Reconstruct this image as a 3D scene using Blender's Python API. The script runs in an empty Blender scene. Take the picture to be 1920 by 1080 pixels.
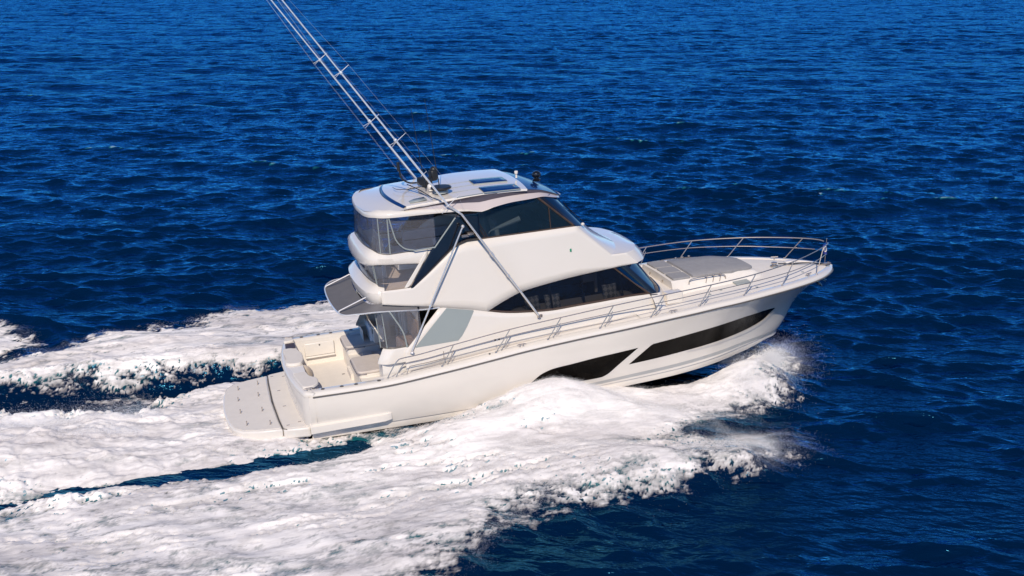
import bpy, bmesh, math, random
import numpy as np
from mathutils import Vector, Matrix
random.seed(4); RNG = np.random.default_rng(11)
scene = bpy.context.scene
COL = scene.collection

# ------------------------------------------------------------------ camera
cam_d = bpy.data.cameras.new('camera'); cam = bpy.data.objects.new('camera', cam_d); COL.objects.link(cam)
cam_d.sensor_width = 36.0; cam_d.lens = 39.75; cam_d.clip_start = 0.5; cam_d.clip_end = 20000
def view_basis(f=2120.0, vpx=268.0, hy=-88.0):
    r = Vector((vpx-960, 540-hy, f)).normalized()             # port direction seen by the camera
    up = Vector((0, f, -(540-hy))).normalized()
    a = -(Vector(r).cross(up))
    m = Matrix((a, r, up))                                     # camera (right, up, forward) -> world
    return m
M = view_basis()
right, upv, fwd = (M @ Vector(v) for v in ((1,0,0),(0,1,0),(0,0,1)))
CAM = Vector((-3.477, -33.291, 13.744))
rot = Matrix((right, upv, -fwd)).transposed()
cam.matrix_world = Matrix.Translation(CAM) @ rot.to_4x4()
scene.camera = cam

# ------------------------------------------------------------------ sky and sun
SUN_EL = math.radians(41.0); SUN_AZ = math.radians(-22.0)        # a little aft of the starboard beam
sun_dir = Vector((math.sin(SUN_AZ)*math.cos(SUN_EL), -math.cos(SUN_AZ)*math.cos(SUN_EL), math.sin(SUN_EL)))
world = bpy.data.worlds.new('World'); scene.world = world; world.use_nodes = True
wn = world.node_tree; bg = wn.nodes['Background']
sky = wn.nodes.new('ShaderNodeTexSky'); sky.sky_type = 'NISHITA'; sky.sun_disc = False
sky.sun_elevation = SUN_EL; sky.sun_rotation = math.atan2(sun_dir.x, sun_dir.y)
sky.air_density = 0.8; sky.dust_density = 0.0; sky.ozone_density = 7.0; sky.altitude = 0
deep = wn.nodes.new('ShaderNodeMixRGB'); deep.blend_type = 'MULTIPLY'; deep.inputs[0].default_value = 1.0; deep.inputs[2].default_value = (0.58, 0.80, 1.0, 1)   # the photograph's deep, polarised blue
wn.links.new(sky.outputs[0], deep.inputs[1]); wn.links.new(deep.outputs[0], bg.inputs['Color']); bg.inputs['Strength'].default_value = 0.125
sun_d = bpy.data.lights.new('sun', 'SUN'); sun_d.energy = 4.1; sun_d.angle = math.radians(0.5); sun_d.color = (1.0, 0.885, 0.74)
sun = bpy.data.objects.new('sun', sun_d); COL.objects.link(sun)
sun.rotation_euler = (-sun_dir).to_track_quat('-Z', 'Y').to_euler(); sun.location = sun_dir*100
scene.view_settings.view_transform = 'Standard'; scene.view_settings.look = 'None'
scene.view_settings.exposure = 0.08; scene.view_settings.gamma = 1.0
scene.cycles.max_bounces = 8; scene.cycles.transparent_max_bounces = 24
scene.cycles.caustics_reflective = False; scene.cycles.caustics_refractive = False
scene.cycles.use_denoising = True
scene.cycles.sample_clamp_direct = 1.6; scene.cycles.sample_clamp_indirect = 4.0

# ------------------------------------------------------------------ materials
def new_mat(name):
    m = bpy.data.materials.new(name); m.use_nodes = True
    nt = m.node_tree; b = nt.nodes['Principled BSDF']
    return m, nt, b
def noise(nt, scale, detail=4.0, rough=0.55, coord='Object', stretch=None):
    tc = nt.nodes.new('ShaderNodeTexCoord'); n = nt.nodes.new('ShaderNodeTexNoise')
    n.inputs['Scale'].default_value = scale; n.inputs['Detail'].default_value = detail; n.inputs['Roughness'].default_value = rough
    if stretch:
        mp = nt.nodes.new('ShaderNodeMapping'); mp.inputs['Scale'].default_value = stretch
        nt.links.new(tc.outputs[coord], mp.inputs[0]); nt.links.new(mp.outputs[0], n.inputs['Vector'])
    else: nt.links.new(tc.outputs[coord], n.inputs['Vector'])
    return n
def ramp(nt, src, lo, hi, c0, c1):
    r = nt.nodes.new('ShaderNodeValToRGB'); e = r.color_ramp.elements
    e[0].position = lo; e[1].position = hi
    e[0].color = c0 if len(c0) == 4 else (*c0, 1); e[1].color = c1 if len(c1) == 4 else (*c1, 1)
    nt.links.new(src, r.inputs[0]); return r
def bump(nt, b, src, strength, dist):
    bp = nt.nodes.new('ShaderNodeBump'); bp.inputs['Strength'].default_value = strength; bp.inputs['Distance'].default_value = dist
    nt.links.new(src, bp.inputs['Height']); nt.links.new(bp.outputs[0], b.inputs['Normal']); return bp
def plain(name, col, rough=0.4, metal=0.0, var=0.06, nscale=3.0, bstr=0.0, bscale=60.0, bdist=0.004, coat=0.0, spec=0.5):
    m, nt, b = new_mat(name)
    n = noise(nt, nscale); c = np.array(col)
    r = ramp(nt, n.outputs['Fac'], 0.3, 0.7, tuple(np.clip(c*(1-var), 0, 1)), tuple(np.clip(c*(1+var), 0, 1)))
    nt.links.new(r.outputs[0], b.inputs['Base Color'])
    b.inputs['Roughness'].default_value = rough; b.inputs['Metallic'].default_value = metal
    b.inputs['Specular IOR Level'].default_value = spec
    if coat: b.inputs['Coat Weight'].default_value = coat; b.inputs['Coat Roughness'].default_value = 0.05
    if bstr:
        n2 = noise(nt, bscale, 3.0); bump(nt, b, n2.outputs['Fac'], bstr, bdist)
    return m
def glass(name, tint, rough=0.02, ior=1.5, body=None, wob=0.12):
    m = bpy.data.materials.new(name); m.use_nodes = True; nt = m.node_tree; nt.nodes.clear()
    out = nt.nodes.new('ShaderNodeOutputMaterial'); mix = nt.nodes.new('ShaderNodeMixShader')
    fr = nt.nodes.new('ShaderNodeFresnel'); fr.inputs['IOR'].default_value = ior
    tr = nt.nodes.new('ShaderNodeBsdfTransparent'); tr.inputs['Color'].default_value = (*tint, 1)
    gl = nt.nodes.new('ShaderNodeBsdfGlossy'); gl.inputs['Roughness'].default_value = rough
    n = noise(nt, 2.2, 2.0); bp = nt.nodes.new('ShaderNodeBump'); bp.inputs['Strength'].default_value = wob; bp.inputs['Distance'].default_value = 0.03
    nt.links.new(n.outputs['Fac'], bp.inputs['Height']); nt.links.new(bp.outputs[0], gl.inputs['Normal'])
    geo = nt.nodes.new('ShaderNodeNewGeometry')
    nt.links.new(fr.outputs[0], mix.inputs[0])
    if body:
        df = nt.nodes.new('ShaderNodeBsdfDiffuse'); df.inputs['Color'].default_value = (*body[0], 1)
        m2 = nt.nodes.new('ShaderNodeMixShader'); m2.inputs[0].default_value = body[1]
        nt.links.new(tr.outputs[0], m2.inputs[1]); nt.links.new(df.outputs[0], m2.inputs[2]); nt.links.new(m2.outputs[0], mix.inputs[1])
    else: nt.links.new(tr.outputs[0], mix.inputs[1])
    nt.links.new(gl.outputs[0], mix.inputs[2]); nt.links.new(mix.outputs[0], out.inputs[0])
    return m
MT = {}
MT['gel'] = plain('white_gelcoat', (0.70, 0.65, 0.585), 0.15, var=0.015, nscale=0.7, coat=0.6)
MT['cream'] = plain('cream_moulding', (0.72, 0.68, 0.625), 0.35, var=0.02, nscale=1.2)
MT['deck'] = plain('non_skid_deck', (0.70, 0.65, 0.59), 0.75, var=0.03, nscale=4, bstr=0.25, bscale=220, bdist=0.003)
MT['platform'] = plain('swim_platform_moulding', (0.66, 0.61, 0.55), 0.7, var=0.03, nscale=4, bstr=0.25, bscale=220, bdist=0.003)
MT['pad'] = plain('beige_vinyl', (0.56, 0.50, 0.45), 0.6, var=0.05, nscale=5, bstr=0.2, bscale=90)
MT['greypad'] = plain('grey_sunpad_fabric', (0.27, 0.262, 0.262), 0.85, var=0.07, nscale=6, bstr=0.4, bscale=160)
MT['awning'] = plain('grey_awning_fabric', (0.12, 0.115, 0.12), 0.75, var=0.08, nscale=3, bstr=0.3, bscale=200)
MT['bottom'] = plain('dark_antifouling', (0.020, 0.015, 0.012), 0.5, var=0.3, nscale=3)
MT['stripe'] = plain('grey_boot_stripe', (0.38, 0.38, 0.37), 0.35, var=0.04)
MT['rub'] = plain('rub_rail_rubber', (0.10, 0.088, 0.078), 0.45, var=0.1, nscale=8)
MT['black'] = plain('black_gloss', (0.008, 0.008, 0.010), 0.12, var=0.2, coat=0.5)
MT['hullglass'] = plain('hull_window_glass', (0.005, 0.004, 0.003), 0.10, var=0.6, nscale=1.5, spec=0.10)
MT['chrome'] = plain('polished_steel', (0.50, 0.43, 0.37), 0.2, 0.75, var=0.04, nscale=4)
MT['mast'] = plain('brushed_steel_tube', (0.74, 0.70, 0.66), 0.26, 0.6, var=0.04)
MT['pole'] = plain('bright_aluminium_pole', (0.86, 0.85, 0.83), 0.28, 0.55, var=0.03, nscale=2)
MT['bronze'] = plain('bronze_metallic_paint', (0.60, 0.52, 0.49), 0.2, 0.15, var=0.03, nscale=1.0, coat=0.6)
MT['tintroof'] = plain('dark_gloss_roof', (0.003, 0.026, 0.115), 0.12, var=0.2, spec=0.15)
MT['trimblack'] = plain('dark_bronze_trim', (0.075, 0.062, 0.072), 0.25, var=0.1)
MT['panel'] = plain('frosted_grey_panel', (0.27, 0.30, 0.295), 0.35, var=0.03, nscale=0.8)
MT['brown'] = plain('walnut_trim', (0.055, 0.032, 0.022), 0.4, var=0.25, nscale=5)
MT['teak'] = plain('brown_leather', (0.30, 0.20, 0.15), 0.6, var=0.25, nscale=3)
MT['carpet'] = plain('light_brown_deck', (0.52, 0.42, 0.35), 0.7, var=0.08, nscale=6)
MT['dark'] = plain('dark_interior', (0.022, 0.022, 0.026), 0.6, var=0.2)
MT['greyint'] = plain('grey_upholstery', (0.74, 0.73, 0.73), 0.8, var=0.08, nscale=4, bstr=0.2, bscale=80)
MT['whiteint'] = plain('white_leather', (0.72, 0.68, 0.63), 0.55, var=0.05, nscale=4)
MT['wire'] = plain('rigging_wire', (0.55, 0.56, 0.58), 0.35, 0.6)
MT['rubber'] = plain('black_plastic', (0.012, 0.012, 0.013), 0.45, var=0.2)
MT['green'] = plain('green_lens', (0.01, 0.22, 0.12), 0.2)
MT['blueflag'] = plain('blue_pennant_cloth', (0.015, 0.03, 0.22), 0.8, var=0.1)
MT['saloon_glass'] = glass('tinted_saloon_glass', (0.30, 0.30, 0.31), ior=1.45, body=((0.02, 0.025, 0.035), 0.25))
MT['fly_glass'] = glass('tinted_flybridge_glass', (0.38, 0.44, 0.48), ior=1.45, body=((0.02, 0.04, 0.06), 0.3))
MT['dark_glass'] = glass('smoked_glass', (0.04, 0.05, 0.06), ior=1.75, body=((0.004, 0.03, 0.10), 0.5))
MT['clear'] = glass('clear_vinyl', (0.93, 0.94, 0.96), 0.05, 1.38, body=((0.62, 0.62, 0.68), 0.11), wob=0.03)

def pillow_mat():
    m, nt, b = new_mat('white_pillow_with_lattice')
    tc = nt.nodes.new('ShaderNodeTexCoord'); mp = nt.nodes.new('ShaderNodeMapping')
    mp.inputs['Rotation'].default_value = (0, math.radians(45), 0); mp.inputs['Scale'].default_value = (9, 9, 9)
    nt.links.new(tc.outputs['Object'], mp.inputs[0])
    br = nt.nodes.new('ShaderNodeTexChecker'); br.inputs['Scale'].default_value = 1.0
    br.inputs['Color1'].default_value = (0.75, 0.73, 0.70, 1); br.inputs['Color2'].default_value = (0.30, 0.33, 0.36, 1)
    nt.links.new(mp.outputs[0], br.inputs[0]); nt.links.new(br.outputs[0], b.inputs['Base Color']); b.inputs['Roughness'].default_value = 0.9
    return m
MT['pillow'] = pillow_mat()

# ------------------------------------------------------------------ mesh helpers
def tagp(o, label=None, cat=None, group=None, kind=None):
    if label: o['label'] = label
    if cat: o['category'] = cat
    if group: o['group'] = group
    if kind: o['kind'] = kind
    return o
class MB:
    def __init__(s): s.v = []; s.f = []
    def add(s, vs, fs):
        o = len(s.v); s.v += [tuple(map(float, p)) for p in vs]; s.f += [tuple(o+i for i in f) for f in fs]; return s
    def grid(s, rows, closed=False):
        n = len(rows[0]); vs = [p for r in rows for p in r]; fs = []
        for i in range(len(rows)-1):
            for j in range(n-1+(1 if closed else 0)):
                j2 = (j+1) % n; fs.append((i*n+j, i*n+j2, (i+1)*n+j2, (i+1)*n+j))
        return s.add(vs, fs)
    def box(s, c, size, rz=0.0, taper=(1, 1), ry=0.0):
        hx, hy, hz = (q/2 for q in size); vs = []
        for z in (-1, 1):
            t = taper if z > 0 else (1, 1)
            for x, y in ((-1,-1),(1,-1),(1,1),(-1,1)):
                p = Vector((x*hx*t[0], y*hy*t[1], z*hz))
                p = Matrix.Rotation(rz, 3, 'Z') @ (Matrix.Rotation(ry, 3, 'Y') @ p)
                vs.append(Vector(c)+p)
        return s.add(vs, [(0,3,2,1),(4,5,6,7),(0,1,5,4),(1,2,6,5),(2,3,7,6),(3,0,4,7)])
    def prism(s, pts, z0, z1, inset=0.0):
        n = len(pts); cx = sum(p[0] for p in pts)/n; cy = sum(p[1] for p in pts)/n
        f0 = z0 if callable(z0) else (lambda x, y: z0); f1 = z1 if callable(z1) else (lambda x, y: z1)
        vs = [(x, y, f0(x, y)) for x, y in pts]
        vs += [(cx+(x-cx)*(1-inset), cy+(y-cy)*(1-inset), f1(x, y)) for x, y in pts]
        fs = [tuple(range(n-1, -1, -1)), tuple(range(n, 2*n))] + [(i, (i+1) % n, n+(i+1) % n, n+i) for i in range(n)]
        return s.add(vs, fs)
    def tube(s, path, r, n=8, closed=False, caps=True):
        P = [Vector(p) for p in path]; m = len(P)
        R = r if isinstance(r, (list, tuple)) else [r]*m
        rows = []; prev = None
        for i in range(m):
            if closed: t = (P[(i+1) % m]-P[i-1])
            else: t = (P[min(i+1, m-1)]-P[max(i-1, 0)])
            t.normalize()
            if prev is None:
                a = Vector((0, 0, 1)) if abs(t.z) < 0.9 else Vector((0, 1, 0))
                u = t.cross(a).normalized()
            else: u = (prev - t*prev.dot(t)).normalized()
            prev = u; w = t.cross(u)
            rows.append([P[i]+(u*math.cos(2*math.pi*k/n)+w*math.sin(2*math.pi*k/n))*R[i] for k in range(n)])
        if closed: rows.append(rows[0])
        o = len(s.v); s.grid(rows, closed=True)
        if caps and not closed:
            s.f.append(tuple(o+k for k in range(n-1, -1, -1))); s.f.append(tuple(o+(m-1)*n+k for k in range(n)))
        return s
    def sphere(s, c, r, n=12, m=8):
        r = r if isinstance(r, (tuple, list)) else (r, r, r)
        rows = [[(c[0]+r[0]*math.sin(math.pi*i/m)*math.cos(2*math.pi*k/n), c[1]+r[1]*math.sin(math.pi*i/m)*math.sin(2*math.pi*k/n), c[2]+r[2]*math.cos(math.pi*i/m)) for k in range(n)] for i in range(m+1)]
        return s.grid(rows, closed=True)
    def lathe(s, c, prof, n=16):
        rows = [[(c[0]+r*math.cos(2*math.pi*k/n), c[1]+r*math.sin(2*math.pi*k/n), c[2]+z) for k in range(n)] for r, z in prof]
        return s.grid(rows, closed=True)
    def poly(s, pts): return s.add(pts, [tuple(range(len(pts)))])
    def mirror(s):
        o = len(s.v); nf = list(s.f)
        s.v += [(x, -y, z) for x, y, z in s.v]; s.f += [tuple(o+i for i in reversed(f)) for f in nf]; return s
    def build(s, name, mat, parent=None, angle=38, bevel=0.0, solid=0.0, seg=2, offset=-1.0, label=None, weld=True):
        me = bpy.data.meshes.new(name); bm = bmesh.new()
        vs = [bm.verts.new(p) for p in s.v]
        for f in s.f:
            try: bm.faces.new([vs[i] for i in f])
            except ValueError: pass
        if weld: bmesh.ops.remove_doubles(bm, verts=bm.verts, dist=0.0008)
        bmesh.ops.dissolve_degenerate(bm, dist=0.0001, edges=bm.edges)
        bmesh.ops.recalc_face_normals(bm, faces=bm.faces)
        ca = math.radians(angle)
        for f in bm.faces: f.smooth = True
        for e in bm.edges:
            if len(e.link_faces) == 2: e.smooth = e.calc_face_angle(0) < ca
        bm.to_mesh(me); bm.free()
        me.materials.append(MT[mat] if isinstance(mat, str) else mat)
        o = bpy.data.objects.new(name, me); COL.objects.link(o)
        if parent: o.parent = parent
        if solid:
            md = o.modifiers.new('thickness', 'SOLIDIFY'); md.thickness = solid; md.offset = offset
        if bevel:
            md = o.modifiers.new('rounding', 'BEVEL'); md.width = bevel; md.segments = seg; md.limit_method = 'ANGLE'; md.angle_limit = math.radians(40)
            md.harden_normals = False
        if label: o['label'] = label
        return o
def split_pieces(o):
    """give each separate piece of a mesh an object of its own (same name, parent and material)"""
    me = o.data; n = len(me.vertices); lab = list(range(n))
    def root(i):
        while lab[i] != i: lab[i] = lab[lab[i]]; i = lab[i]
        return i
    for e in me.edges:
        a, b = root(e.vertices[0]), root(e.vertices[1])
        if a != b: lab[a] = b
    roots = sorted(set(root(i) for i in range(n)))
    if len(roots) < 2: return [o]
    out = [o]; src = me.copy()
    for k, r in enumerate(roots):
        bm = bmesh.new(); bm.from_mesh(src); bm.verts.ensure_lookup_table()
        bmesh.ops.delete(bm, geom=[v for v in bm.verts if root(v.index) != r], context='VERTS')
        if k == 0: bm.to_mesh(me)
        else:
            c = o.copy(); c.data = src.copy(); bm.to_mesh(c.data); COL.objects.link(c); out.append(c)
        bm.free()
    return out
def cub(xs, ys):
    xs = np.array(xs, float); ys = np.array(ys, float); d = np.diff(ys)/np.diff(xs); m = np.zeros(len(xs)); m[0] = d[0]; m[-1] = d[-1]
    for i in range(1, len(xs)-1):
        if d[i-1]*d[i] > 0:
            w1 = 2*(xs[i+1]-xs[i])+(xs[i]-xs[i-1]); w2 = (xs[i+1]-xs[i])+2*(xs[i]-xs[i-1])
            m[i] = (w1+w2)/(w1/d[i-1]+w2/d[i])
    def f(x):
        x = np.asarray(x, float); i = np.clip(np.searchsorted(xs, x)-1, 0, len(xs)-2); h = xs[i+1]-xs[i]; t = np.clip((x-xs[i])/h, 0, 1)
        return (2*t**3-3*t**2+1)*ys[i]+(t**3-2*t**2+t)*h*m[i]+(-2*t**3+3*t**2)*ys[i+1]+(t**3-t**2)*h*m[i+1]
    return f
def lin(pts):
    xs = [p[0] for p in pts]; ys = [p[1] for p in pts]
    return lambda x: np.interp(x, xs, ys)
def smooth_path(pts, n=6):
    P = [Vector(p) for p in pts]; out = []
    for i in range(len(P)-1):
        p0, p1, p2, p3 = P[max(i-1, 0)], P[i], P[i+1], P[min(i+2, len(P)-1)]
        for k in range(n):
            t = k/n
            out.append(0.5*((2*p1)+(p2-p0)*t+(2*p0-5*p1+4*p2-p3)*t*t+(3*p1-p0-3*p2+p3)*t**3))
    out.append(P[-1]); return out
def rounded(pts, r, n=4):
    out = []; m = len(pts)
    for i in range(m):
        p = Vector(pts[i]); a = (Vector(pts[i-1])-p); b = (Vector(pts[(i+1) % m])-p)
        rr = min(r, a.length*0.45, b.length*0.45); q0 = p+a.normalized()*rr; q1 = p+b.normalized()*rr
        for k in range(n+1):
            t = k/n; q = q0*(1-t)**2+p*2*t*(1-t)+q1*t*t; out.append((q.x, q.y))
    return out
# ------------------------------------------------------------------ sea
WDIR = math.atan2(fwd.y, fwd.x) + math.radians(172)              # the chop runs roughly towards the viewer
def wave_tile(N, L, lo, hi, rms, seed, spread=3.0, p=2.6, turn=0.0):
    r = np.random.default_rng(seed); k1 = 2*np.pi*np.fft.fftfreq(N, L/N); kx, ky = np.meshgrid(k1, k1, indexing='ij')
    k = np.hypot(kx, ky); k[0, 0] = 1e9; th = np.arctan2(ky, kx) - WDIR - turn
    lam = 2*np.pi/k
    band = 1/(1+np.exp(-(lam-lo)/(0.12*lo)))*1/(1+np.exp((lam-hi)/(0.12*hi)))
    A = k**(-p/1.0)*band*(np.abs(np.cos(th/2))**(2*spread)*0.97+0.03*np.abs(np.cos(th)))
    H = A*(r.normal(size=(N, N))+1j*r.normal(size=(N, N)))
    h = np.fft.ifft2(H).real; s = rms/h.std(); H = H*s
    return L, h*s, np.fft.ifft2(-1j*kx/k*H).real, np.fft.ifft2(-1j*ky/k*H).real
def noise_tile(N, L, beta, seed, lo=0.0, hi=1e9):
    r = np.random.default_rng(seed); k1 = 2*np.pi*np.fft.fftfreq(N, L/N); kx, ky = np.meshgrid(k1, k1, indexing='ij')
    k = np.hypot(kx, ky); k[0, 0] = 1e9; lam = 2*np.pi/k
    H = k**(-beta)*((lam > lo) & (lam < hi))*(r.normal(size=(N, N))+1j*r.normal(size=(N, N)))
    h = np.fft.ifft2(H).real; return L, h/h.std()
def samp(a, L, x, y):
    N = a.shape[0]; u = (x/L*N) % N; v = (y/L*N) % N
    i = np.floor(u).astype(int); j = np.floor(v).astype(int); fu = u-i; fv = v-j; i %= N; j %= N; i1 = (i+1) % N; j1 = (j+1) % N
    return a[i, j]*(1-fu)*(1-fv)+a[i1, j]*fu*(1-fv)+a[i, j1]*(1-fu)*fv+a[i1, j1]*fu*fv
TILES = [(wave_tile(512, 163.0, 4.0, 13.0, 0.078, 3, 8.0, 2.4, 0.1), 4.0), (wave_tile(512, 53.0, 1.4, 4.6, 0.052, 7, 8.0, 2.3, 0.30), 1.4),
         (wave_tile(512, 47.3, 1.2, 4.0, 0.042, 8, 7.0, 2.3, -0.42), 1.2), (wave_tile(512, 17.3, 0.40, 1.7, 0.037, 9, 4.0, 2.2, 0.0), 0.40)]
def sstep(a, b, x):
    t = np.clip((x-a)/(b-a), 0, 1); return t*t*(3-2*t)
def far_fade(x, y):
    """0 near the boat, 1 far off: the shortest waves go over from geometry into surface detail"""
    return sstep(55.0, 150.0, np.hypot(x-5.0, y+33.0))
def sea(x, y, spacing):
    z = np.zeros_like(x); dx = np.zeros_like(x); dy = np.zeros_like(x); ff = far_fade(x, y)
    for k, ((L, h, hx, hy), lo) in enumerate(TILES):
        w = (1-sstep(0.55*lo, 1.3*lo, spacing))*np.ones_like(x)
        if k == 3: w = w*(1-ff)
        elif k: w = w*(1-0.35*ff)
        z += w*samp(h, L, x, y); dx += w*samp(hx, L, x, y); dy += w*samp(hy, L, x, y)
    return z, -1.0*dx, -1.0*dy
# ---- the wake: outlines on the water, metres, bow towards +x
WA = [(16.6,0.0),(16.2,-1.0),(15.2,-2.2),(14.4,-3.5),(13.4,-4.0),(11.8,-4.5),(11.8,-6.0),(12.3,-7.5),(11.2,-7.9),(10.4,-7.3),(9.6,-7.2),(9.2,-7.9),(8.6,-8.4),(7.9,-7.9),(6.5,-8.1),(5.6,-8.1),(4.9,-8.6),(4.0,-9.2),(3.2,-10.1),(2.3,-11.1),(1.0,-12.4),(-2,-15.2),(-8,-20),(-18,-28),(-18,-4.4),(-8.5,-3.9),(-5.8,-3.6),(-4.1,-3.4),(-2.5,-3.3),(-1.2,-3.3),(0.8,-3.15),(2.6,-2.75),(4.5,-2.2),(16.5,0.2)]
WC = [(-0.2,2.2),(-0.2,-2.5),(1.2,-2.5),(0.6,-2.75),(-1.4,-3.35),(-2.7,-3.8),(-4.8,-4.4),(-6.3,-4.7),(-8.3,-4.9),(-18,-5.6),(-18,2.6),(-9,2.3),(-7.8,1.5),(-6.6,1.0),(-5.1,0.9),(-4.2,1.6),(-3.3,2.7),(-2.3,3.2),(-0.8,3.25)]
WD = [(16,0.3),(14.5,3.5),(11,7.5),(7,10.3),(2.6,11.4),(-0.3,11.4),(-1.9,10.8),(-3.0,10.3),(-4.6,9.9),(-5.8,9.5),(-6.7,9.1),(-7.8,8.3),(-8.6,8.1),(-9.5,7.7),(-18,7.2),(-18,4.5),(-9.1,4.45),(-6.1,4.5),(-4.4,4.25),(-3.0,3.95),(-0.1,3.55),(3,2.9),(15.5,0.1)]
WE = [(-18,15.5),(-9.9,11.9),(-9.3,11.0),(-8.2,9.2),(-8.7,8.5),(-9.5,8.1),(-18,8.0)]
def sdist(poly, x, y):
    P = np.array(poly, float); Q = np.roll(P, -1, 0); d = np.full(x.shape, 1e9); ins = np.zeros(x.shape, bool)
    for (ax, ay), (bx, by) in zip(P, Q):
        ex, ey = bx-ax, by-ay; t = np.clip(((x-ax)*ex+(y-ay)*ey)/(ex*ex+ey*ey), 0, 1)
        d = np.minimum(d, np.hypot(x-ax-t*ex, y-ay-t*ey))
        c = (ay > y) != (by > y)
        with np.errstate(divide='ignore', invalid='ignore'): ins ^= c & (x < (bx-ax)*(y-ay)/(by-ay)+ax)
    return np.where(ins, d, -d)
NB = noise_tile(512, 23.0, 2.0, 21); NM = noise_tile(512, 7.9, 1.6, 22, hi=3.0); NF = noise_tile(512, 3.1, 1.25, 23, hi=0.8)
def G(x, y, cx, cy, sx, sy): return np.exp(-0.5*(((x-cx)/sx)**2+((y-cy)/sy)**2))
def wake(x, y):
    """height added to the sea and foam cover (0..1)"""
    nb = samp(NB[1], NB[0], x*0.75, y); nm = samp(NM[1], NM[0], x*0.6, y); nf = samp(NF[1], NF[0], x*0.8, y)
    a = sdist(WA, x, y)+0.34*nb+0.22*nm+0.07*nf; c = sdist(WC, x, y)+0.16*nb+0.16*nm+0.06*nf; d = sdist(WD, x, y)+0.26*nb+0.18*nm+0.07*nf; e = sdist(WE, x, y)+0.3*nb+0.2*nm+0.07*nf
    ns = samp(NM[1], NM[0], x*0.30+3.1, y*1.25+0.04*x); nt_ = samp(NB[1], NB[0], x*0.5+7.0, y*1.6)          # streaks drawn out along the track
    ca = sstep(-0.95, 1.15, a); cc = sstep(-0.40, 0.5, c); cd = sstep(-0.45, 0.65, d); ce = sstep(-0.4, 0.7, e)
    vein = sstep(0.15, 1.3, ns*0.8+nt_*0.5+0.25*nf)
    trough = np.exp(-0.5*((y+3.42-0.075*(x+1))/0.7)**2)*sstep(2.5, 0.0, x)
    lane = np.exp(-0.5*((y-2.7-0.10*x)/1.3)**2)*sstep(0.5, -2.0, x)
    cv = np.clip(0.70*vein*np.clip(trough+0.6*lane, 0, 1), 0, 1)
    # how solid the foam is: torn near the outer fringe and in the old foam towards the lower left
    old = sstep(-1.0, -9.0, x)*sstep(-6.0, -9.5, y)
    ca = ca*(1-0.62*sstep(0.1, 1.6, nb*0.8+nm*0.6)*(0.2+0.8*old))*(1-0.42*sstep(0.7, 2.2, ns*0.9+0.5*nm+0.4*nf)*sstep(9.0, 5.0, x))
    lee = np.clip(1.35*G(x, y, 13.0, -5.6, 1.6, 0.85)+0.7*G(x, y, 10.2, -6.3, 1.2, 0.6), 0, 1); ca = ca*(1-np.clip(lee*(0.8+0.35*nm+0.25*nf), 0, 1))
    cd = cd*(1-0.30*sstep(0.3, 1.6, nm+0.4*nb))
    cov = np.maximum.reduce([ca, cc, cd, ce])
    seam = np.exp(-0.5*((y+3.42-0.075*(x+1)+0.10*nb)/(0.15+0.12*sstep(-3, 1, x)))**2)*sstep(2.2, 0.5, x)*sstep(-13, -6, x)
    cov = cov*(1-np.clip(seam*(0.85+0.3*ns), 0, 1)); cov = np.maximum(cov, cv)
    cov = cov*(1-0.55*sstep(9.8, 12.2, x)*sstep(-5.2, -6.8, y))
    thick = 0.60+0.40*sstep(-1.1, 1.0, 0.7*ns+0.55*nm+0.40*nf+0.25*nb)                 # thick and thin foam, drawn out in streaks
    thick = thick+(1-thick)*0.9*np.clip(G(x, y, 7.6, -4.6, 3.2, 1.7)+0.8*G(x, y, 14.3, -2.6, 1.0, 0.8)+0.7*G(x, y, -7, -0.8, 3.0, 1.3), 0, 1)
    cov = cov*(thick-0.16*old*ca)
    z = 0.16*ca+0.20*cd+0.12*ce
    z += 0.95*G(x, y, 7.3, -3.0, 1.5, 0.75)+0.40*G(x, y, 5.0, -3.9, 1.8, 0.9)+0.20*G(x, y, 9.6, -4.3, 1.6, 0.9)+0.80*G(x, y, 14.5, -2.6, 1.1, 0.7)+0.10*G(x, y, 12.4, -3.3, 1.5, 0.9)
    z += 0.30*G(x, y, 11.4, -7.7, 1.3, 0.6)+0.34*G(x, y, 8.8, -7.2, 1.4, 0.9)+0.28*G(x, y, 5.8, -7.2, 2.2, 1.0)+0.30*G(x, y, 3.0, -9.5, 2.2, 1.2)
    z -= 0.30*np.exp(-0.5*((y+3.42-0.075*(x+1))/0.42)**2)*sstep(3.0, 0.5, x)
    z += cc*(0.10+0.50*sstep(-3.5, -10, x)*np.exp(-0.5*((y+0.9)/1.5)**2))
    z += 0.42*np.exp(-0.5*((y-5.0-0.02*x)/0.65)**2)*sstep(3, -1, x)
    z -= 0.32*np.exp(-0.5*((y-3.2-0.10*x)/0.9)**2)*sstep(1.5, -1.5, x)*(1-cc)
    z += cov*cov*(0.03+0.05*nb+(0.014+0.05*cc*sstep(-2, -7, x))*nm+0.005*nf)
    inside = sstep(2.3, 1.9, np.abs(y))*sstep(-0.6, 0.2, x)*sstep(16, 14.5, x)
    z = z*(1-inside)-0.25*inside
    return z, cov, nf, nm, nb
def mesh_from_grid(name, X, Y, Z, keep=None, attrs=None):
    """X,Y,Z (n,m) arrays -> one quad mesh"""
    n, m = X.shape; idx = np.arange(n*m).reshape(n, m)
    q = np.stack([idx[:-1, :-1], idx[1:, :-1], idx[1:, 1:], idx[:-1, 1:]], -1).reshape(-1, 4)
    if keep is not None: q = q[keep.reshape(-1)]
    return verts_faces(name, np.stack([X, Y, Z], -1).reshape(-1, 3), q, attrs)
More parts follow.
